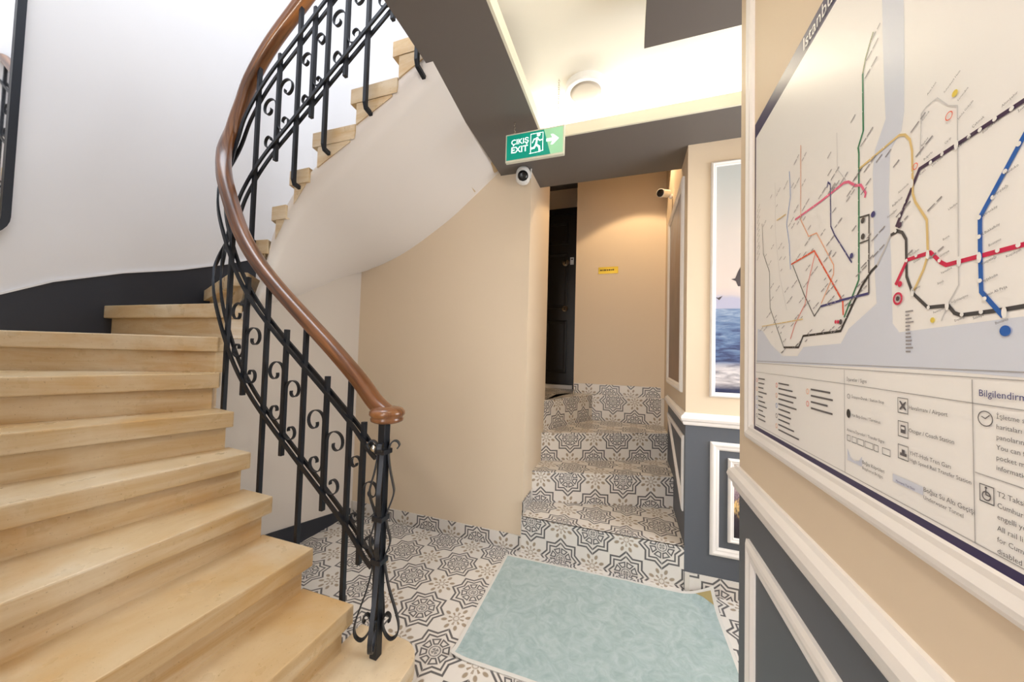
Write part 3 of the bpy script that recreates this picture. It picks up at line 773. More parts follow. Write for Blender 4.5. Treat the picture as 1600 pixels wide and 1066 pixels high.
# ------------------------------------------------------------------ framed pictures
def uv_quad(name, pts, mat, parent):
    o = mesh_obj(name, pts, [(0, 1, 2, 3)], mat, None, uvs=[(0, 0), (1, 0), (1, 1), (0, 1)])
    return part_in(o, parent) if parent else o
pic = empty('sea_picture', (0.68, YF, 1.116), 'tall white framed picture of blue sea and a flying gull above the chair rail', 'picture')
moulding('picture_frame', xz(YF, [(0.440, 1.116), (0.440, 2.485), (0.90, 2.485), (0.90, 1.116)]), None, (0, -1, 0), 0.028, 0.018, pic)
uv_quad('printed_view', xz(YF-0.005, [(0.466, 1.142), (0.874, 1.142), (0.874, 2.46), (0.466, 2.46)]), 'print_sea', pic)
def flat_poly(name, pts, mat, parent): return part_in(mesh_obj(name, pts, [tuple(range(len(pts)))], mat), parent)
gx, gz = 0.575, 1.78
flat('gull_print', srgb(70, 62, 66), 0.5)
flat_poly('gull', [(gx+a, YF-0.0056, gz+b) for a, b in ((-0.030, 0.012), (-0.010, 0.016), (0.004, 0.055), (0.018, 0.085), (0.026, 0.045), (0.030, 0.0), (0.022, -0.030), (0.004, -0.030), (-0.006, 0.0))], 'gull_print', pic)
flat_poly('gull', [(gx+a*0.35-0.09, YF-0.0056, gz-0.10+b*0.35) for a, b in ((-0.05, 0.03), (-0.012, 0.02), (0.05, 0.05), (0.02, 0.0), (0.0, -0.02))], 'gull_print', pic)
pic2 = empty('corridor_picture', (XR, 2.77, 1.12), 'tall white framed brown street picture on the corridor side wall', 'picture')
moulding('picture_frame', yz(XR-0.002, [(2.375, 1.12), (2.375, 2.49), (3.19, 2.49), (3.19, 1.12)]), None, (-1, 0, 0), 0.05, 0.02, pic2)
uv_quad('printed_view', yz(XR-0.007, [(2.42, 1.165), (3.145, 1.165), (3.145, 2.445), (2.42, 2.445)]), 'print_street', pic2)
pic3 = empty('city_picture', (0.70, YF, 0.315), 'small white framed picture of a city at dusk set inside the slate panel', 'picture')
moulding('picture_frame', xz(YF, [(0.535, 0.314), (0.535, 0.777), (0.835, 0.777), (0.835, 0.314)]), None, (0, -1, 0), 0.030, 0.02, pic3)
uv_quad('printed_view', xz(YF-0.006, [(0.563, 0.342), (0.807, 0.342), (0.807, 0.749), (0.563, 0.749)]), 'print_city', pic3)

# ------------------------------------------------------------------ mirror on the left wall
mir = empty('wall_mirror', (-2.9, 0.3, 1.88), 'tall mirror with a thin black rounded frame on the left stair wall', 'mirror')
def rrect(y0, y1, z0, z1, r, n=8):
    out = []
    for cy, cz, a0 in ((y1-r, z1-r, 0), (y0+r, z1-r, 90), (y0+r, z0+r, 180), (y1-r, z0+r, 270)):
        out += [(cy+r*math.cos(R(a0+90*k/n)), cz+r*math.sin(R(a0+90*k/n))) for k in range(n+1)]
    return out
MB().tube([(-2.885, y, z) for y, z in rrect(-0.08, 0.757, 1.825, 3.55, 0.11)], sq(0.03, 0.028), closed=True, lat=(1, 0, 0)).build('mirror_frame', 'iron', mir)
part_in(mesh_obj('mirror_glass', [(-2.884, y, z) for y, z in rrect(-0.08, 0.757, 1.825, 3.55, 0.11)], [tuple(range(36))], 'mirror'), mir)

# ------------------------------------------------------------------ ceiling lamp
lamp = empty('ceiling_lamp', (-0.246, 1.845, 2.8), 'round white surface ceiling lamp in the lit tray', 'lamp')
MB().lathe([(0.113, 0.0), (0.1135, -0.030), (0.110, -0.036), (0.104, -0.0365), (0.092, -0.034), (0.0, -0.034)][:5], (-0.246, 1.845, 2.8), (0, 0, 1), 48).build('lamp_body', 'plastic_white', lamp, smooth=False)
MB().lathe([(0.0925, -0.0338), (0.06, -0.0345), (0.0, -0.0348)], (-0.246, 1.845, 2.8), (0, 0, 1), 48).build('diffuser', 'lamp_diffuser', lamp, smooth=True)

# ------------------------------------------------------------------ exit sign
def text_mesh(name, s, size, mat, origin, ux, uy, parent, ang=0, bold=0.0, depth_n=None, align='LEFT'):
    cu_ = bpy.data.curves.new('text', 'FONT'); cu_.body = s; cu_.size = size; cu_.offset = bold; cu_.align_x = align; cu_.resolution_u = 2
    ob = bpy.data.objects.new('text', cu_); COL.objects.link(ob)
    dg = bpy.context.evaluated_depsgraph_get(); me = bpy.data.meshes.new_from_object(ob.evaluated_get(dg))
    bpy.data.objects.remove(ob); bpy.data.curves.remove(cu_)
    O, X, Y = Vector(origin), Vector(ux), Vector(uy); ca, sa = math.cos(R(ang)), math.sin(R(ang))
    for v in me.vertices:
        a, b = v.co.x*ca - v.co.y*sa, v.co.x*sa + v.co.y*ca
        v.co = O+X*a+Y*b
    me.name = name; me.materials.clear(); me.materials.append(M[mat])
    o = bpy.data.objects.new(name, me); COL.objects.link(o); return part_in(o, parent)
def stroke(pts, w):
    """flat polyline outline polygons in 2-D: list of quads"""
    quads = []
    for (a, b) in zip(pts[:-1], pts[1:]):
        d = Vector((b[0]-a[0], b[1]-a[1])); L = d.length
        if L < 1e-9: continue
        d /= L; n = Vector((-d.y, d.x))*w/2; e = d*w*0.3
        A, B_ = Vector(a[:2])-e, Vector(b[:2])+e
        quads.append([tuple(A+n), tuple(A-n), tuple(B_-n), tuple(B_+n)])
    return quads
SY, SX0, SX1, SZ0, SZ1 = 1.74, -0.664, -0.337, 2.384, 2.541
ex = empty('exit_sign', (-0.5, SY, SZ0), 'hanging green exit sign with running figure and white arrow', 'sign')
MB().box(SX0, SX1, SY, SY+0.022, SZ0, SZ1).build('sign_body', 'sign_frame', ex, bevel=0.003)
fz = SY-0.0008
xs = lambda u: SX0+0.007+u*(SX1-SX0-0.014); zs = lambda v: SZ0+0.010+v*(SZ1-SZ0-0.018)
flat_poly('green_panel', [(xs(a), fz, zs(b)) for a, b in ((0, 0), (0.79, 0), (0.67, 1), (0, 1))], 'sign_green', ex)
flat_poly('pale_panel', [(xs(a), fz, zs(b)) for a, b in ((0.79, 0), (1, 0), (1, 1), (0.67, 1))], 'sign_pale', ex)
text_mesh('lettering', 'ÇIKIŞ', 0.041, 'sign_white', (xs(0.08), fz-0.0006, zs(0.60)), (1, 0, 0), (0, 0, 1), ex, bold=0.0007)
text_mesh('lettering', 'EXIT', 0.047, 'sign_white', (xs(0.08), fz-0.0006, zs(0.27)), (1, 0, 0), (0, 0, 1), ex, bold=0.0009)
def sign_strokes(name, polys, w):
    mb = MB()
    for pts in polys:
        for q in stroke([(xs(a), zs(b)) for a, b in pts], w): mb.add([(x_, fz-0.0006, z_) for x_, z_ in q], [(0, 1, 2, 3)])
    return mb.build(name, 'sign_white', ex, fix=False)
sign_strokes('door_outline', [[(0.44, 0.14), (0.44, 0.90), (0.655, 0.90), (0.655, 0.18)], [(0.42, 0.14), (0.60, 0.16), (0.66, 0.20)]], 0.0035)
sign_strokes('running_figure', [[(0.555, 0.72), (0.535, 0.46)], [(0.535, 0.46), (0.59, 0.36), (0.60, 0.20)], [(0.535, 0.46), (0.50, 0.34), (0.455, 0.33)]], 0.0105)
sign_strokes('running_figure', [[(0.555, 0.70), (0.50, 0.68), (0.47, 0.55)], [(0.56, 0.70), (0.60, 0.60), (0.645, 0.62)]], 0.006)
flat_poly('running_figure', [(xs(0.578)+0.010*math.cos(R(a)), fz-0.0006, zs(0.835)+0.010*math.sin(R(a))) for a in range(0, 360, 30)], 'sign_white', ex)
flat_poly('arrow', [(xs(a), fz-0.0006, zs(b)) for a, b in ((0.715, 0.50), (0.82, 0.50), (0.79, 0.36), (0.83, 0.36), (0.93, 0.56), (0.83, 0.76), (0.79, 0.76), (0.82, 0.62), (0.715, 0.62))], 'sign_white', ex)
def chain(x, z0, z1):
    mb = MB(); z = z0; k = 0; L = 0.016
    while z < z1:
        pts = []
        for q in range(0, 360, 45):
            a = R(q); c_, s_ = 0.0042*math.cos(a), L/2*math.sin(a)
            pts.append((x+(c_ if k % 2 else 0), SY+0.011+(0 if k % 2 else c_), z+L/2+s_))
        mb.tube(pts, circ(0.0012, 5), closed=True, lat=None, up=(0.3, 0.5, 0.1)); z += L*0.78; k += 1
    return mb.build('chain', 'chrome', ex)
chain(-0.618, SZ1, ZC); chain(-0.375, SZ1, 2.80)

# ------------------------------------------------------------------ security cameras
c1 = empty('security_camera', (-0.713, YB, 2.61), 'round white dome security camera under the exit sign', 'camera')
MB().lathe([(0.0, 0.035), (0.035, 0.035), (0.045, 0.020), (0.050, 0.0), (0.050, -0.030), (0.046, -0.050), (0.034, -0.066), (0.018, -0.074), (0.0, -0.076)], (-0.712, 2.222, 2.612-0.035), (0, 0, 1), 28).build('camera_body', 'plastic_white', c1, smooth=True)
cd = (Vector((-0.35, 0.9, 1.9))-Vector((-0.712, 2.222, 2.575))).normalized()
MB().lathe([(0, 0.056), (0.018, 0.056), (0.031, 0.052), (0.036, 0.042), (0.037, 0.026)], (-0.712, 2.222, 2.560), tuple(cd), 24).build('lens', 'plastic_black', c1, smooth=True)
MB().box(-0.742, -0.682, 2.225, YB-0.001, 2.585, 2.612).build('mount', 'plastic_white', c1, bevel=0.004)
MB().tube([(-0.662, 2.235, 2.545), (-0.658, 2.235, 2.610)], circ(0.0045, 8), lat=(1, 0, 0)).build('antenna', 'plastic_white', c1)
c2 = empty('bullet_camera', (XR, 3.05, 2.68), 'small white bullet camera high on the corridor side wall', 'camera')
B0, B1 = Vector((0.290, 3.06, 2.690)), Vector((0.200, 2.93, 2.650)); bd = (B1-B0).normalized()
MB().lathe([(0, 0), (0.026, 0), (0.030, 0.01), (0.030, 0.105), (0.033, 0.11), (0.033, 0.13), (0.028, 0.13)], B0, tuple(bd), 20).build('camera_body', 'plastic_white', c2, smooth=True)
MB().lathe([(0.030, 0.1305), (0.018, 0.134), (0.0, 0.135)], B0, tuple(bd), 20).build('lens', 'plastic_black', c2)
MB().tube([(0.300, 3.05, 2.665), (XR-0.002, 3.05, 2.655)], circ(0.020, 12)).build('mount', 'plastic_white', c2)

# ------------------------------------------------------------------ door mat
matt = empty('floor_mat', (-0.12, 1.8, 0), 'pale green textured mat with white edging and a curled corner before the tiled steps', 'mat')
c00, c10, c11, c01 = Vector((-0.725, 1.390, 0)), Vector((0.485, 1.395, 0)), Vector((0.462, 2.222, 0)), Vector((-0.752, 2.195, 0))
NX_, NY_ = 48, 36
def mat_point(u, v):
    p = (c00*(1-u)+c10*u)*(1-v)+(c01*(1-u)+c11*u)*v
    z = 0.0045+0.0012*math.sin(9*u+3*v)*math.sin(7*v)
    z += 0.004*max(0, 1-abs(u-0.62)/0.05)*0.6
    d = max(0.0, 1-((1-u)*1.21+(1-v)*0.83)/0.20)          # curled far right corner
    z += 0.07*d*d
    e = max(0.0, 1-(u*1.21+v*0.83)/0.10); z += 0.018*e*e   # lifted near left corner
    p.z = z; return p
def mat_patch(us, vs2, mat, name, top=0.004):
    mb = MB(); n, m_ = len(us), len(vs2)
    P = [mat_point(u, v) for u in us for v in vs2]; lo = [Vector((p.x, p.y, max(0.0006, p.z-0.0035))) for p in P]
    fs = [(i*m_+j, (i+1)*m_+j, (i+1)*m_+j+1, i*m_+j+1) for i in range(n-1) for j in range(m_-1)]
    k = len(P)
    side = []
    for i in range(n-1):
        side += [(i*m_, k+i*m_, k+(i+1)*m_, (i+1)*m_), (i*m_+m_-1, (i+1)*m_+m_-1, k+(i+1)*m_+m_-1, k+i*m_+m_-1)]
    for j in range(m_-1):
        side += [(j, j+1, k+j+1, k+j), ((n-1)*m_+j, k+(n-1)*m_+j, k+(n-1)*m_+j+1, (n-1)*m_+j+1)]
    mb.add(P+lo, fs+[tuple(q+k for q in f[::-1]) for f in fs]+side)
    return mb.build(name, mat, matt, smooth=False)
eu, ev_ = 0.014, 0.020
mbf = MB(); tri = []
for (u, v) in ((1-eu, 1-ev_), (1-0.075, 1-ev_), (1-0.050, 1-0.045), (1-0.026, 1-0.085), (1-eu, 1-0.105)):
    p_ = mat_point(u, v); p_.z += 0.0012; tri.append(p_)
mbf.add(tri, [(0, 1, 2), (0, 2, 3), (0, 3, 4)]); fc = mbf.build('stained_corner', 'mat_back', matt, fix=False)
fc['label'] = 'olive stained corner of the mat'
lin = lambda a, b, n: [a+(b-a)*k/n for k in range(n+1)]
mat_patch(lin(eu, 1-eu, NX_), lin(ev_, 1-ev_, NY_), 'mat_cloth', 'mat_cloth')
mat_patch(lin(0, 1, NX_), lin(0, ev_, 2), 'mat_edge', 'edging'); mat_patch(lin(0, 1, NX_), lin(1-ev_, 1, 2), 'mat_edge', 'edging')
mat_patch(lin(0, eu, 2), lin(ev_, 1-ev_, NY_), 'mat_edge', 'edging'); mat_patch(lin(1-eu, 1, 2), lin(ev_, 1-ev_, NY_), 'mat_edge', 'edging')

# ------------------------------------------------------------------ transit map
LINES = [('olive', 3.2, [(0.4848, 1.7946), (0.4686, 1.7718), (0.4619, 1.754)]), ('green', 4.2, [(0.4619, 1.754), (0.4623, 1.6695), (0.4505, 1.6519), (0.4521, 1.6429), (0.4501, 1.4581), (0.4138, 1.4076)]), ('black', 2.6, [(0.0686, 1.68), (0.0769, 1.6023), (0.1166, 1.5474), (0.1213, 1.46), (0.1966, 1.3662), (0.2641, 1.3647)]), ('black', 5.0, [(0.1966, 1.3662), (0.2641, 1.3647), (0.2826, 1.3859), (0.4046, 1.3872), (0.4366, 1.4254), (0.4577, 1.4484), (0.4772, 1.464), (0.4886, 1.4693)]), ('pale', 4, [(0.4886, 1.4693), (0.5039, 1.4869), (0.5143, 1.5013)]), ('dark', 5, [(0.5143, 1.5013), (0.5241, 1.5021), (0.5248, 1.5035), (0.5338, 1.4983), (0.5398, 1.4879), (0.54, 1.443), (0.5489, 1.4216), (0.57, 1.402), (0.5958, 1.4006), (0.6027, 1.3921), (0.6096, 1.389), (0.6507, 1.3893), (0.6663, 1.3901), (0.688, 1.3915)]), ('red', 5.6, [(0.5221, 1.4366), (0.5411, 1.4626), (0.5746, 1.4622), (0.5874, 1.4479), (0.594, 1.4433), (0.6674, 1.4419), (0.6891, 1.441)]), ('purple', 5.4, [(0.524, 1.5086), (0.5611, 1.5624), (0.6699, 1.5635), (0.6918, 1.5633)]), ('blue', 5.6, [(0.6799, 1.5459), (0.6692, 1.5318), (0.6311, 1.4793), (0.6307, 1.444), (0.6311, 1.4087), (0.6506, 1.3832)]), ('sand', 4.0, [(0.4538, 1.6193), (0.5305, 1.6208), (0.5401, 1.6154), (0.5476, 1.6047), (0.5507, 1.5898), (0.5511, 1.5376), (0.5546, 1.5268), (0.5623, 1.5139), (0.5704, 1.4997), (0.5713, 1.4607), (0.565, 1.4453), (0.551, 1.4245)]), ('pale', 1.6, [(0.5873, 1.3857), (0.5959, 1.402), (0.6081, 1.4197), (0.609, 1.509), (0.6098, 1.6024), (0.5994, 1.6097), (0.5862, 1.6276), (0.5717, 1.6277), (0.5648, 1.6245), (0.5625, 1.5777)]), ('pink', 5.0, [(0.2498, 1.6216), (0.349, 1.6169), (0.4156, 1.6168), (0.4272, 1.6126), (0.4437, 1.5991), (0.4567, 1.5935), (0.467, 1.5772), (0.465, 1.5716)]), ('navy', 3.2, [(0.3671, 1.6316), (0.3707, 1.6393), (0.3775, 1.6329), (0.3784, 1.5622), (0.3901, 1.543), (0.4344, 1.487)]), ('sky', 2.6, [(0.2239, 1.7339), (0.2292, 1.6782), (0.2108, 1.6276), (0.2239, 1.5797), (0.2293, 1.5259)]), ('peach', 2.6, [(0.2742, 1.76), (0.2739, 1.6125), (0.305, 1.5695), (0.3335, 1.5661), (0.3865, 1.4957), (0.3864, 1.4808), (0.348, 1.4382)]), ('orange', 4.0, [(0.2324, 1.5355), (0.3254, 1.5366), (0.411, 1.4326), (0.412, 1.4113)]), ('coral', 2.4, [(0.3294, 1.5326), (0.3004, 1.479), (0.2916, 1.4463), (0.2496, 1.4113), (0.2293, 1.3827)]), ('black', 2.4, [(0.2396, 1.5327), (0.2872, 1.4642), (0.3249, 1.419), (0.3465, 1.4336)]), ('navy', 4.6, [(0.3465, 1.4336), (0.414, 1.435), (0.4722, 1.4345)]), ('dark', 3.0, [(0.4722, 1.4345), (0.4739, 1.5436), (0.4537, 1.5476)]), ('dark', 2.6, [(0.4533, 1.5102), (0.4735, 1.5087)]), ('sand', 2.6, [(0.0706, 1.4212), (0.2826, 1.418)]), ('pale', 1.4, [(0.3978, 1.7074), (0.3986, 1.6473), (0.4215, 1.6175)]), ('pale', 1.4, [(0.1506, 1.7451), (0.1537, 1.6224), (0.1788, 1.5178), (0.2132, 1.4432)]), ('sand', 3.4, [(0.1599, 1.6542), (0.2075, 1.6495)])]
WATER = [(0.5019, 1.8552), (0.5027, 1.7673), (0.5048, 1.6984), (0.5069, 1.6571), (0.4856, 1.6273), (0.4811, 1.6009), (0.4828, 1.4714), (0.4867, 1.4182), (0.4251, 1.3892), (0.4045, 1.3676), (0.2825, 1.3651), (0.2593, 1.3478), (0.1909, 1.3477), (0.1285, 1.3741), (0.0737, 1.4096), (0.0387, 1.4178), (0.0328, 1.3346), (0.0316, 1.3309), (0.4179, 1.3326), (0.5644, 1.3334), (0.6651, 1.3305), (0.6871, 1.3294), (0.6878, 1.3814), (0.6661, 1.3816), (0.5267, 1.3773), (0.5158, 1.3891), (0.514, 1.4733), (0.513, 1.493), (0.5114, 1.5525), (0.5141, 1.6108), (0.5338, 1.6242), (0.5386, 1.6458), (0.5402, 1.7585), (0.5385, 1.8155)]
TEXTS = [('İşaretler / Signs', 0.4217, 1.3109, 0.0062, 0, 'ink'), ('İstasyon-Durak / Station-Stop', 0.4337, 1.2868, 0.0049, 0, 'ink'), ('Hat Başı-Sonu / Terminus', 0.4335, 1.26, 0.0051, 0, 'ink'), ('Aktarma İşaretleri / Transfer Signs', 0.4218, 1.2365, 0.0049, 0, 'ink'), ('Boğaz Köprüleri', 0.4571, 1.1983, 0.0057, 0, 'ink'), ('Bosphorus Bridges', 0.4571, 1.1909, 0.0048, 0, 'ink'), ('Havalimanı / Airport', 0.5425, 1.2862, 0.0055, 0, 'ink'), ('Otogar / Coach Station', 0.5421, 1.2598, 0.0055, 0, 'ink'), ('YHT-Hızlı Tren Garı', 0.5431, 1.2338, 0.0057, 0, 'ink'), ('High Speed Rail Transfer Station', 0.543, 1.2258, 0.0051, 0, 'ink'), ('Boğaz Su Altı Geçişi', 0.5623, 1.1989, 0.0063, 0, 'ink'), ('Underwater Tunnel', 0.5622, 1.1906, 0.0053, 0, 'ink'), ('Marmaray Tüp Geçit', 0.5208, 1.1953, 0.0031, 0, 'navy'), ('Bilgilendirme', 0.6278, 1.3111, 0.0078, 0, 'navy'), ('İşletme saatleri', 0.6439, 1.2928, 0.0053, 0, 'ink'), ('haritaları için', 0.6437, 1.2837, 0.0053, 0, 'ink'), ('panolarını', 0.6436, 1.2746, 0.0054, 0, 'ink'), ('You can find', 0.6434, 1.2655, 0.0054, 0, 'ink'), ('pocket maps', 0.6432, 1.2564, 0.0054, 0, 'ink'), ('information', 0.643, 1.2474, 0.0053, 0, 'ink'), ('T2 Taksim-Tünel', 0.6434, 1.2244, 0.0057, 0, 'ink'), ('Cumhuriyet', 0.6432, 1.2145, 0.0056, 0, 'ink'), ('engelli yolcular', 0.643, 1.2045, 0.0056, 0, 'ink'), ('All rail lines', 0.6428, 1.1945, 0.0056, 0, 'ink'), ('for Cumhuriyet', 0.6426, 1.1846, 0.0056, 0, 'ink'), ('disabled', 0.6424, 1.1746, 0.0056, 0, 'ink'), ('Kayışdağı', 0.645, 1.493, 0.003, 14, 'ink'), ('İçerenköy', 0.6345, 1.4783, 0.0031, 14, 'ink'), ('K.Bakkalköy', 0.6337, 1.4609, 0.0031, 14, 'ink'), ('Kozyatağı', 0.6331, 1.4334, 0.0031, 14, 'ink'), ('Ayşekadın', 0.6334, 1.4168, 0.0031, 14, 'ink'), ('Emin Ali Paşa', 0.6367, 1.4033, 0.0031, 14, 'ink'), ('Bostancı', 0.6401, 1.4485, 0.003, 14, 'ink'), ('Bostancı', 0.6447, 1.3767, 0.003, 14, 'ink'), ('Küçükyalı', 0.6553, 1.4342, 0.0029, 14, 'ink'), ('Modoko', 0.6558, 1.5073, 0.003, 14, 'ink'), ('Suadiye', 0.6239, 1.3832, 0.0032, 14, 'ink'), ('Erenköy', 0.6043, 1.3829, 0.0029, 14, 'ink'), ('Feneryolu', 0.5789, 1.394, 0.003, 14, 'ink'), ('Söğütlüçeşme', 0.6006, 1.4019, 0.0029, 14, 'ink'), ('Göztepe', 0.5878, 1.4531, 0.003, 14, 'ink'), ('Yenisahra', 0.5892, 1.4345, 0.003, 14, 'ink'), ('Ünalan', 0.5527, 1.4556, 0.0033, 14, 'ink'), ('Acıbadem', 0.5462, 1.4652, 0.0033, 14, 'ink'), ('Kadıköy', 0.5497, 1.4234, 0.0033, 14, 'ink'), ('Altunizade', 0.53, 1.5476, 0.0035, 14, 'ink'), ('Bağlarbaşı', 0.5197, 1.5354, 0.0036, 14, 'ink'), ('Fıstıkağacı', 0.5108, 1.5241, 0.0036, 14, 'ink'), ('Kısıklı', 0.5629, 1.5538, 0.0032, 14, 'ink'), ('Bulgurlu', 0.5689, 1.5678, 0.0032, 14, 'ink'), ('Ümraniye', 0.5797, 1.5551, 0.0031, 14, 'ink'), ('Çarşı', 0.5961, 1.5705, 0.003, 14, 'ink'), ('Yamanevler', 0.6111, 1.5576, 0.0034, 14, 'ink'), ('Çakmak', 0.6265, 1.5682, 0.0033, 14, 'ink'), ('Ihlamurkuyu', 0.6365, 1.5565, 0.0031, 14, 'ink'), ('Altınşehir', 0.6543, 1.5694, 0.003, 14, 'ink'), ('İmam Hatip Lisesi', 0.6676, 1.5555, 0.0029, 14, 'ink'), ('Libadiye', 0.5991, 1.4989, 0.0029, 14, 'ink'), ('Bosna', 0.5921, 1.4695, 0.0029, 14, 'ink'), ('Soyak', 0.5846, 1.4243, 0.003, 14, 'ink'), ('Sultanbeyli Hattı', 0.5963, 1.6252, 0.0028, 26, 'ink'), ('Samandıra', 0.6119, 1.6054, 0.0027, 26, 'ink'), ('Sabiha Gökçen', 0.6116, 1.5862, 0.0027, 26, 'ink'), ('Acarkent', 0.5751, 1.6386, 0.0031, 26, 'ink'), ('Kavacık', 0.5679, 1.6141, 0.003, 26, 'ink'), ('Beykoz', 0.5661, 1.5854, 0.0031, 26, 'ink')]
STOPS = [(0.6311, 1.4793), (0.6443, 1.4928), (0.6554, 1.511), (0.667, 1.5288), (0.6307, 1.461), (0.6308, 1.4192), (0.6349, 1.4016), (0.592, 1.5625), (0.5773, 1.5613), (0.6224, 1.5626), (0.6335, 1.5624), (0.6474, 1.5635), (0.662, 1.563), (0.5387, 1.5336), (0.531, 1.5198), (0.5239, 1.5034), (0.5556, 1.4639), (0.5867, 1.4499), (0.6475, 1.443), (0.6648, 1.4426), (0.5411, 1.4619), (0.5718, 1.4018), (0.6117, 1.3894), (0.6313, 1.3897)]
HUBS = [(0.6306, 1.4414), (0.6088, 1.5624), (0.6097, 1.443), (0.5508, 1.5507), (0.572, 1.4605), (0.5497, 1.4221), (0.5952, 1.4007), (0.6523, 1.3867)]
XM = XR-0.008; AY = 1.075; AW = 1.36
tm = empty('transit_map', (XR, AY-AW/2, 1.157), 'large printed rail network map with coloured lines and legend on the right wall', 'map')
def mp(a, z, lift=0.0): return (XM-lift, AY-a, z)
a0, z0_, z1_ = 0.012, 1.157, 1.970
MB().extr([mp(a0, z0_), mp(AW, z0_), mp(AW, z1_), mp(a0, z1_)], (0.0079, 0, 0)).build('board', 'print_band', tm)
def quad(name, a, b, c, d, mat, lift, parent=tm): return flat_poly(name, [mp(a, c, lift), mp(b, c, lift), mp(b, d, lift), mp(a, d, lift)], mat, parent)
quad('paper', 0.021, AW-0.01, 1.1675, 1.929, 'print_paper', 0.0003)
flat_poly('water_area', [mp(a, z, 0.0005) for a, z in WATER], 'print_water', tm)
def poly_strip(name, pts, w, mat, lift):
    mb = MB(); n = len(pts); L = []; Rr = []
    P = [Vector(p) for p in pts]
    for i in range(n):
        ds = []
        if i: ds.append((P[i]-P[i-1]).normalized())
        if i < n-1: ds.append((P[i+1]-P[i]).normalized())
        ns = [Vector((-d.y, d.x)) for d in ds]; b = sum(ns, Vector((0, 0)))
        if b.length < 1e-6: b = ns[0]
        b = b.normalized(); b = b/max(0.45, b.dot(ns[0]))
        L.append(P[i]+b*w/2); Rr.append(P[i]-b*w/2)
    mb.add([mp(q.x, q.y, lift) for q in L+Rr], [(i, n+i, n+i+1, i+1) for i in range(n-1)])
    return mb.build(name, mat, tm, fix=False)
for i, (c, wd, pts) in enumerate(LINES):
    poly_strip('route_line', pts, wd*0.00078, 'print_'+c, 0.0008+0.00002*i)
def disc(name, a, z, r, mat, lift, ry=None, n=16):
    return flat_poly(name, [mp(a+r*math.cos(2*math.pi*k/n), z+(ry or r)*math.sin(2*math.pi*k/n), lift) for k in range(n)], mat, tm)
def ring(name, a, z, r, w, mat, lift):
    poly = [(a+r*math.cos(2*math.pi*k/18), z+r*math.sin(2*math.pi*k/18)) for k in range(19)]
    return poly_strip(name, poly, w, mat, lift)
for a, z in STOPS: disc('stop_dot', a, z, 0.0021, 'print_white', 0.0016)
for a, z in HUBS: disc('stop_dot', a, z, 0.0024, 'print_white', 0.0017, 0.0052)
# stops strung along the western lines
mbw = MB()
for c, wd, pts in LINES:
    if pts[0][0] > 0.5 or c in ('pale',): continue
    for p, q in zip(pts[:-1], pts[1:]):
        L = math.dist(p, q); k = int(L/0.022)
        for i in range(1, k):
            t = i/k; a, z = p[0]+(q[0]-p[0])*t, p[1]+(q[1]-p[1])*t; r = 0.0011
            mbw.add([mp(a+r, z, 0.0016), mp(a, z+r, 0.0016), mp(a-r, z, 0.0016), mp(a, z-r, 0.0016)], [(0, 1, 2, 3)])
o = mbw.build('stop_marks', 'print_white', tm, fix=False); o['kind'] = 'stuff'
# illegibly small station names beside the western lines
mbn = MB(); rnd = random.Random(4)
def name_mark(a, z, ang, n_words=2):
    ca, sa = math.cos(R(ang)), math.sin(R(ang)); x0 = 0.006
    for k in range(n_words):
        L = rnd.uniform(0.006, 0.014); h = 0.0017
        q = [(x0, -h/2), (x0+L, -h/2), (x0+L, h/2), (x0, h/2)]
        mbn.add([mp(a+u*ca-v*sa, z+u*sa+v*ca, 0.0012) for u, v in q], [(0, 1, 2, 3)]); x0 += L+0.0025
for c, wd, pts in LINES:
    if pts[0][0] > 0.5: continue
    for p, q in zip(pts[:-1], pts[1:]):
        L = math.dist(p, q); k = max(1, int(L/0.024))
        for i in range(k):
            t = (i+0.5)/k; a, z = p[0]+(q[0]-p[0])*t, p[1]+(q[1]-p[1])*t
            if rnd.random() < 0.8:
                if rnd.random() < 0.6 or a < 0.07: name_mark(a, z, 24, rnd.choice((1, 2, 2)))
                else: name_mark(a-0.034, z-0.014, 24, rnd.choice((1, 2)))
for i in range(26): name_mark(0.522+rnd.uniform(0, 0.004), 1.412-0.0022*i if i < 16 else 1.9, 0, 0)
for i in range(12): name_mark(0.532, 1.401-0.0043*i, 0, 1)
for i in range(9): name_mark(0.03, 1.72-0.016*i, 38, 2)
o = mbn.build('station_names', 'print_label', tm, fix=False); o['kind'] = 'stuff'
ring('round_logo', 0.5264, 1.4187, 0.0066, 0.0026, 'print_red', 0.0015); disc('round_logo', 0.5264, 1.4187, 0.003, 'print_dark', 0.0015)
disc('line_badge', 0.6526, 1.3705, 0.0048, 'print_blue', 0.0015); disc('line_badge', 0.5308, 1.5085, 0.0036, 'print_purple', 0.0015); disc('line_badge', 0.5303, 1.436, 0.0036, 'print_red', 0.0016)
ring('line_badge', 0.556, 1.5683, 0.0034, 0.0009, 'print_orange', 0.0015); ring('line_badge', 0.6009, 1.5978, 0.004, 0.0009, 'print_orange', 0.0015)
disc('line_badge', 0.6079, 1.6167, 0.0034, 'print_yellow', 0.0015); disc('line_badge', 0.577, 1.3873, 0.003, 'print_yellow', 0.0015)
for a, z, c in ((0.4612, 1.5404, 'dark'), (0.4609, 1.5176, 'dark'), (0.4345, 1.4973, 'navy'), (0.4827, 1.5408, 'navy'), (0.3923, 1.4026, 'red'), (0.3992, 1.4019, 'red'), (0.4060, 1.4013, 'dark')):
    disc('line_badge', a, z, 0.0042 if c != 'red' else 0.003, 'print_'+c, 0.0015)
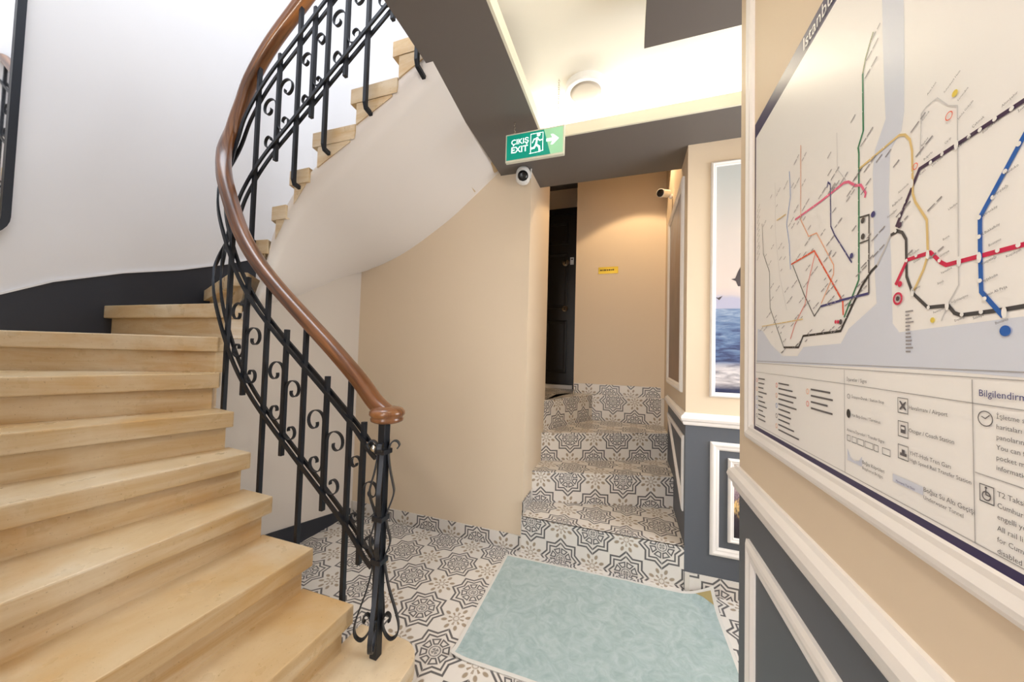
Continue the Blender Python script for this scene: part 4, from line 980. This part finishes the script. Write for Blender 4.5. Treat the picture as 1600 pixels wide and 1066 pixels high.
# legend boxes
lw = 0.0009
for pts in ([(0.028, 1.3295), (0.66, 1.328), (1.34, 1.328)], [(0.028, 1.3068), (0.413, 1.3058), (0.62, 1.3035), (1.34, 1.300)], [(0.414, 1.327), (0.4145, 1.172)], [(0.6205, 1.326), (0.6208, 1.172)],
            [(0.622, 1.2387), (1.34, 1.2387)], [(0.028, 1.1725), (1.34, 1.1725)], [(0.03, 1.335), (1.34, 1.335)]):
    poly_strip('legend_rule', pts, lw, 'print_frame_line', 0.0010)
def box_outline(a, b, z0, z1, w=0.0008, name='legend_icon'):
    return poly_strip(name, [(a, z0), (b, z0), (b, z1), (a, z1), (a, z0), (b, z0)], w, 'print_ink', 0.0011)
for (a, b, z1, z0) in ((0.5243, 0.540, 1.2977, 1.280), (0.5244, 0.540, 1.2698, 1.2517), (0.524, 0.540, 1.2415, 1.2250), (0.6265, 0.6395, 1.2299, 1.2145)): box_outline(a, b, z0, z1)
flat_poly('legend_icon', [mp(0.5322+u*0.0055, 1.2888+v*0.0055, 0.0012) for u, v in ((-1, 0.9), (-0.6, 1), (0, 0.35), (0.8, 1.0), (1, 0.8), (0.35, 0), (1, -0.7), (0.75, -1), (0, -0.35), (-0.7, -1), (-1, -0.8), (-0.35, 0))], 'print_ink', tm)
quad('legend_icon', 0.5285, 0.536, 1.2560, 1.2655, 'print_ink', 0.0012); quad('legend_icon', 0.5295, 0.535, 1.2605, 1.2635, 'print_paper', 0.0013)
quad('legend_icon', 0.527, 0.5375, 1.229, 1.2325, 'print_ink', 0.0012); quad('legend_icon', 0.530, 0.5345, 1.2325, 1.2365, 'print_ink', 0.0012)
ring('legend_icon', 0.6328, 1.2205, 0.0038, 0.0011, 'print_ink', 0.0012); disc('legend_icon', 0.6325, 1.2278, 0.0012, 'print_ink', 0.0012); poly_strip('legend_icon', [(0.6325, 1.2265), (0.6325, 1.2215), (0.636, 1.2212)], 0.0012, 'print_ink', 0.0013)
ring('legend_icon', 0.6330, 1.2908, 0.0068, 0.0009, 'print_ink', 0.0012); poly_strip('legend_icon', [(0.6295, 1.2925), (0.633, 1.2908), (0.6372, 1.2945)], 0.0009, 'print_ink', 0.0012)
disc('legend_icon', 0.4245, 1.2625, 0.0048, 'print_black', 0.0012, 0.0066); ring('legend_icon', 0.4250, 1.2882, 0.0032, 0.0007, 'print_ink', 0.0012)
for (a, b) in ((0.4209, 0.4288), (0.4324, 0.4430), (0.4456, 0.4590), (0.4615, 0.4783), (0.4803, 0.4887), (0.4965, 0.5105)): box_outline(a, b, 1.2222, 1.2303, 0.0007)
quad('legend_icon', 0.5145, 0.5605, 1.1935, 1.2028, 'print_tunnel', 0.0011)
flat_poly('legend_icon', [mp(a, z, 0.0011) for a, z in ((0.4215, 1.193), (0.455, 1.193), (0.455, 1.207), (0.448, 1.199), (0.438, 1.1965), (0.428, 1.199), (0.4215, 1.2105))], 'print_tunnel', tm)
rl = random.Random(9)
mbl = MB()
for a, z_, n_, cols in ((0.046, 1.291, 10, 0.06), (0.170, 1.288, 10, 0.10), (0.312, 1.288, 4, 0.08)):
    for i in range(n_):
        L = cols*rl.uniform(0.5, 1.0); zz = z_-0.0112*i
        mbl.add([mp(a, zz-0.0015, 0.0011), mp(a+L, zz-0.0015, 0.0011), mp(a+L, zz+0.0015, 0.0011), mp(a, zz+0.0015, 0.0011)], [(0, 1, 2, 3)])
o = mbl.build('legend_small_print', 'print_ink', tm, fix=False); o['kind'] = 'stuff'
for a, z_, n_ in ((0.036, 1.286, 5), (0.160, 1.283, 5), (0.300, 1.283, 2)):
    for i in range(n_): ring('legend_icon', a, z_-0.0224*i, 0.0045, 0.0012, rl.choice(('print_coral', 'print_sky', 'print_peach', 'print_ink')), 0.0011)
for s, a, z, hh, ang, col in TEXTS:
    text_mesh('map_lettering', s, max(0.003, hh*1.14), 'print_'+col, mp(a, z, 0.0018), (0, -1, 0), (0, 0, 1), tm, ang)
text_mesh('map_title', 'Istanbul Raylı Sistemler', 0.036, 'print_white', mp(0.285, 1.938, 0.0018), (0, -1, 0), (0, 0, 1), tm, 0)

bpy.context.view_layer.update()
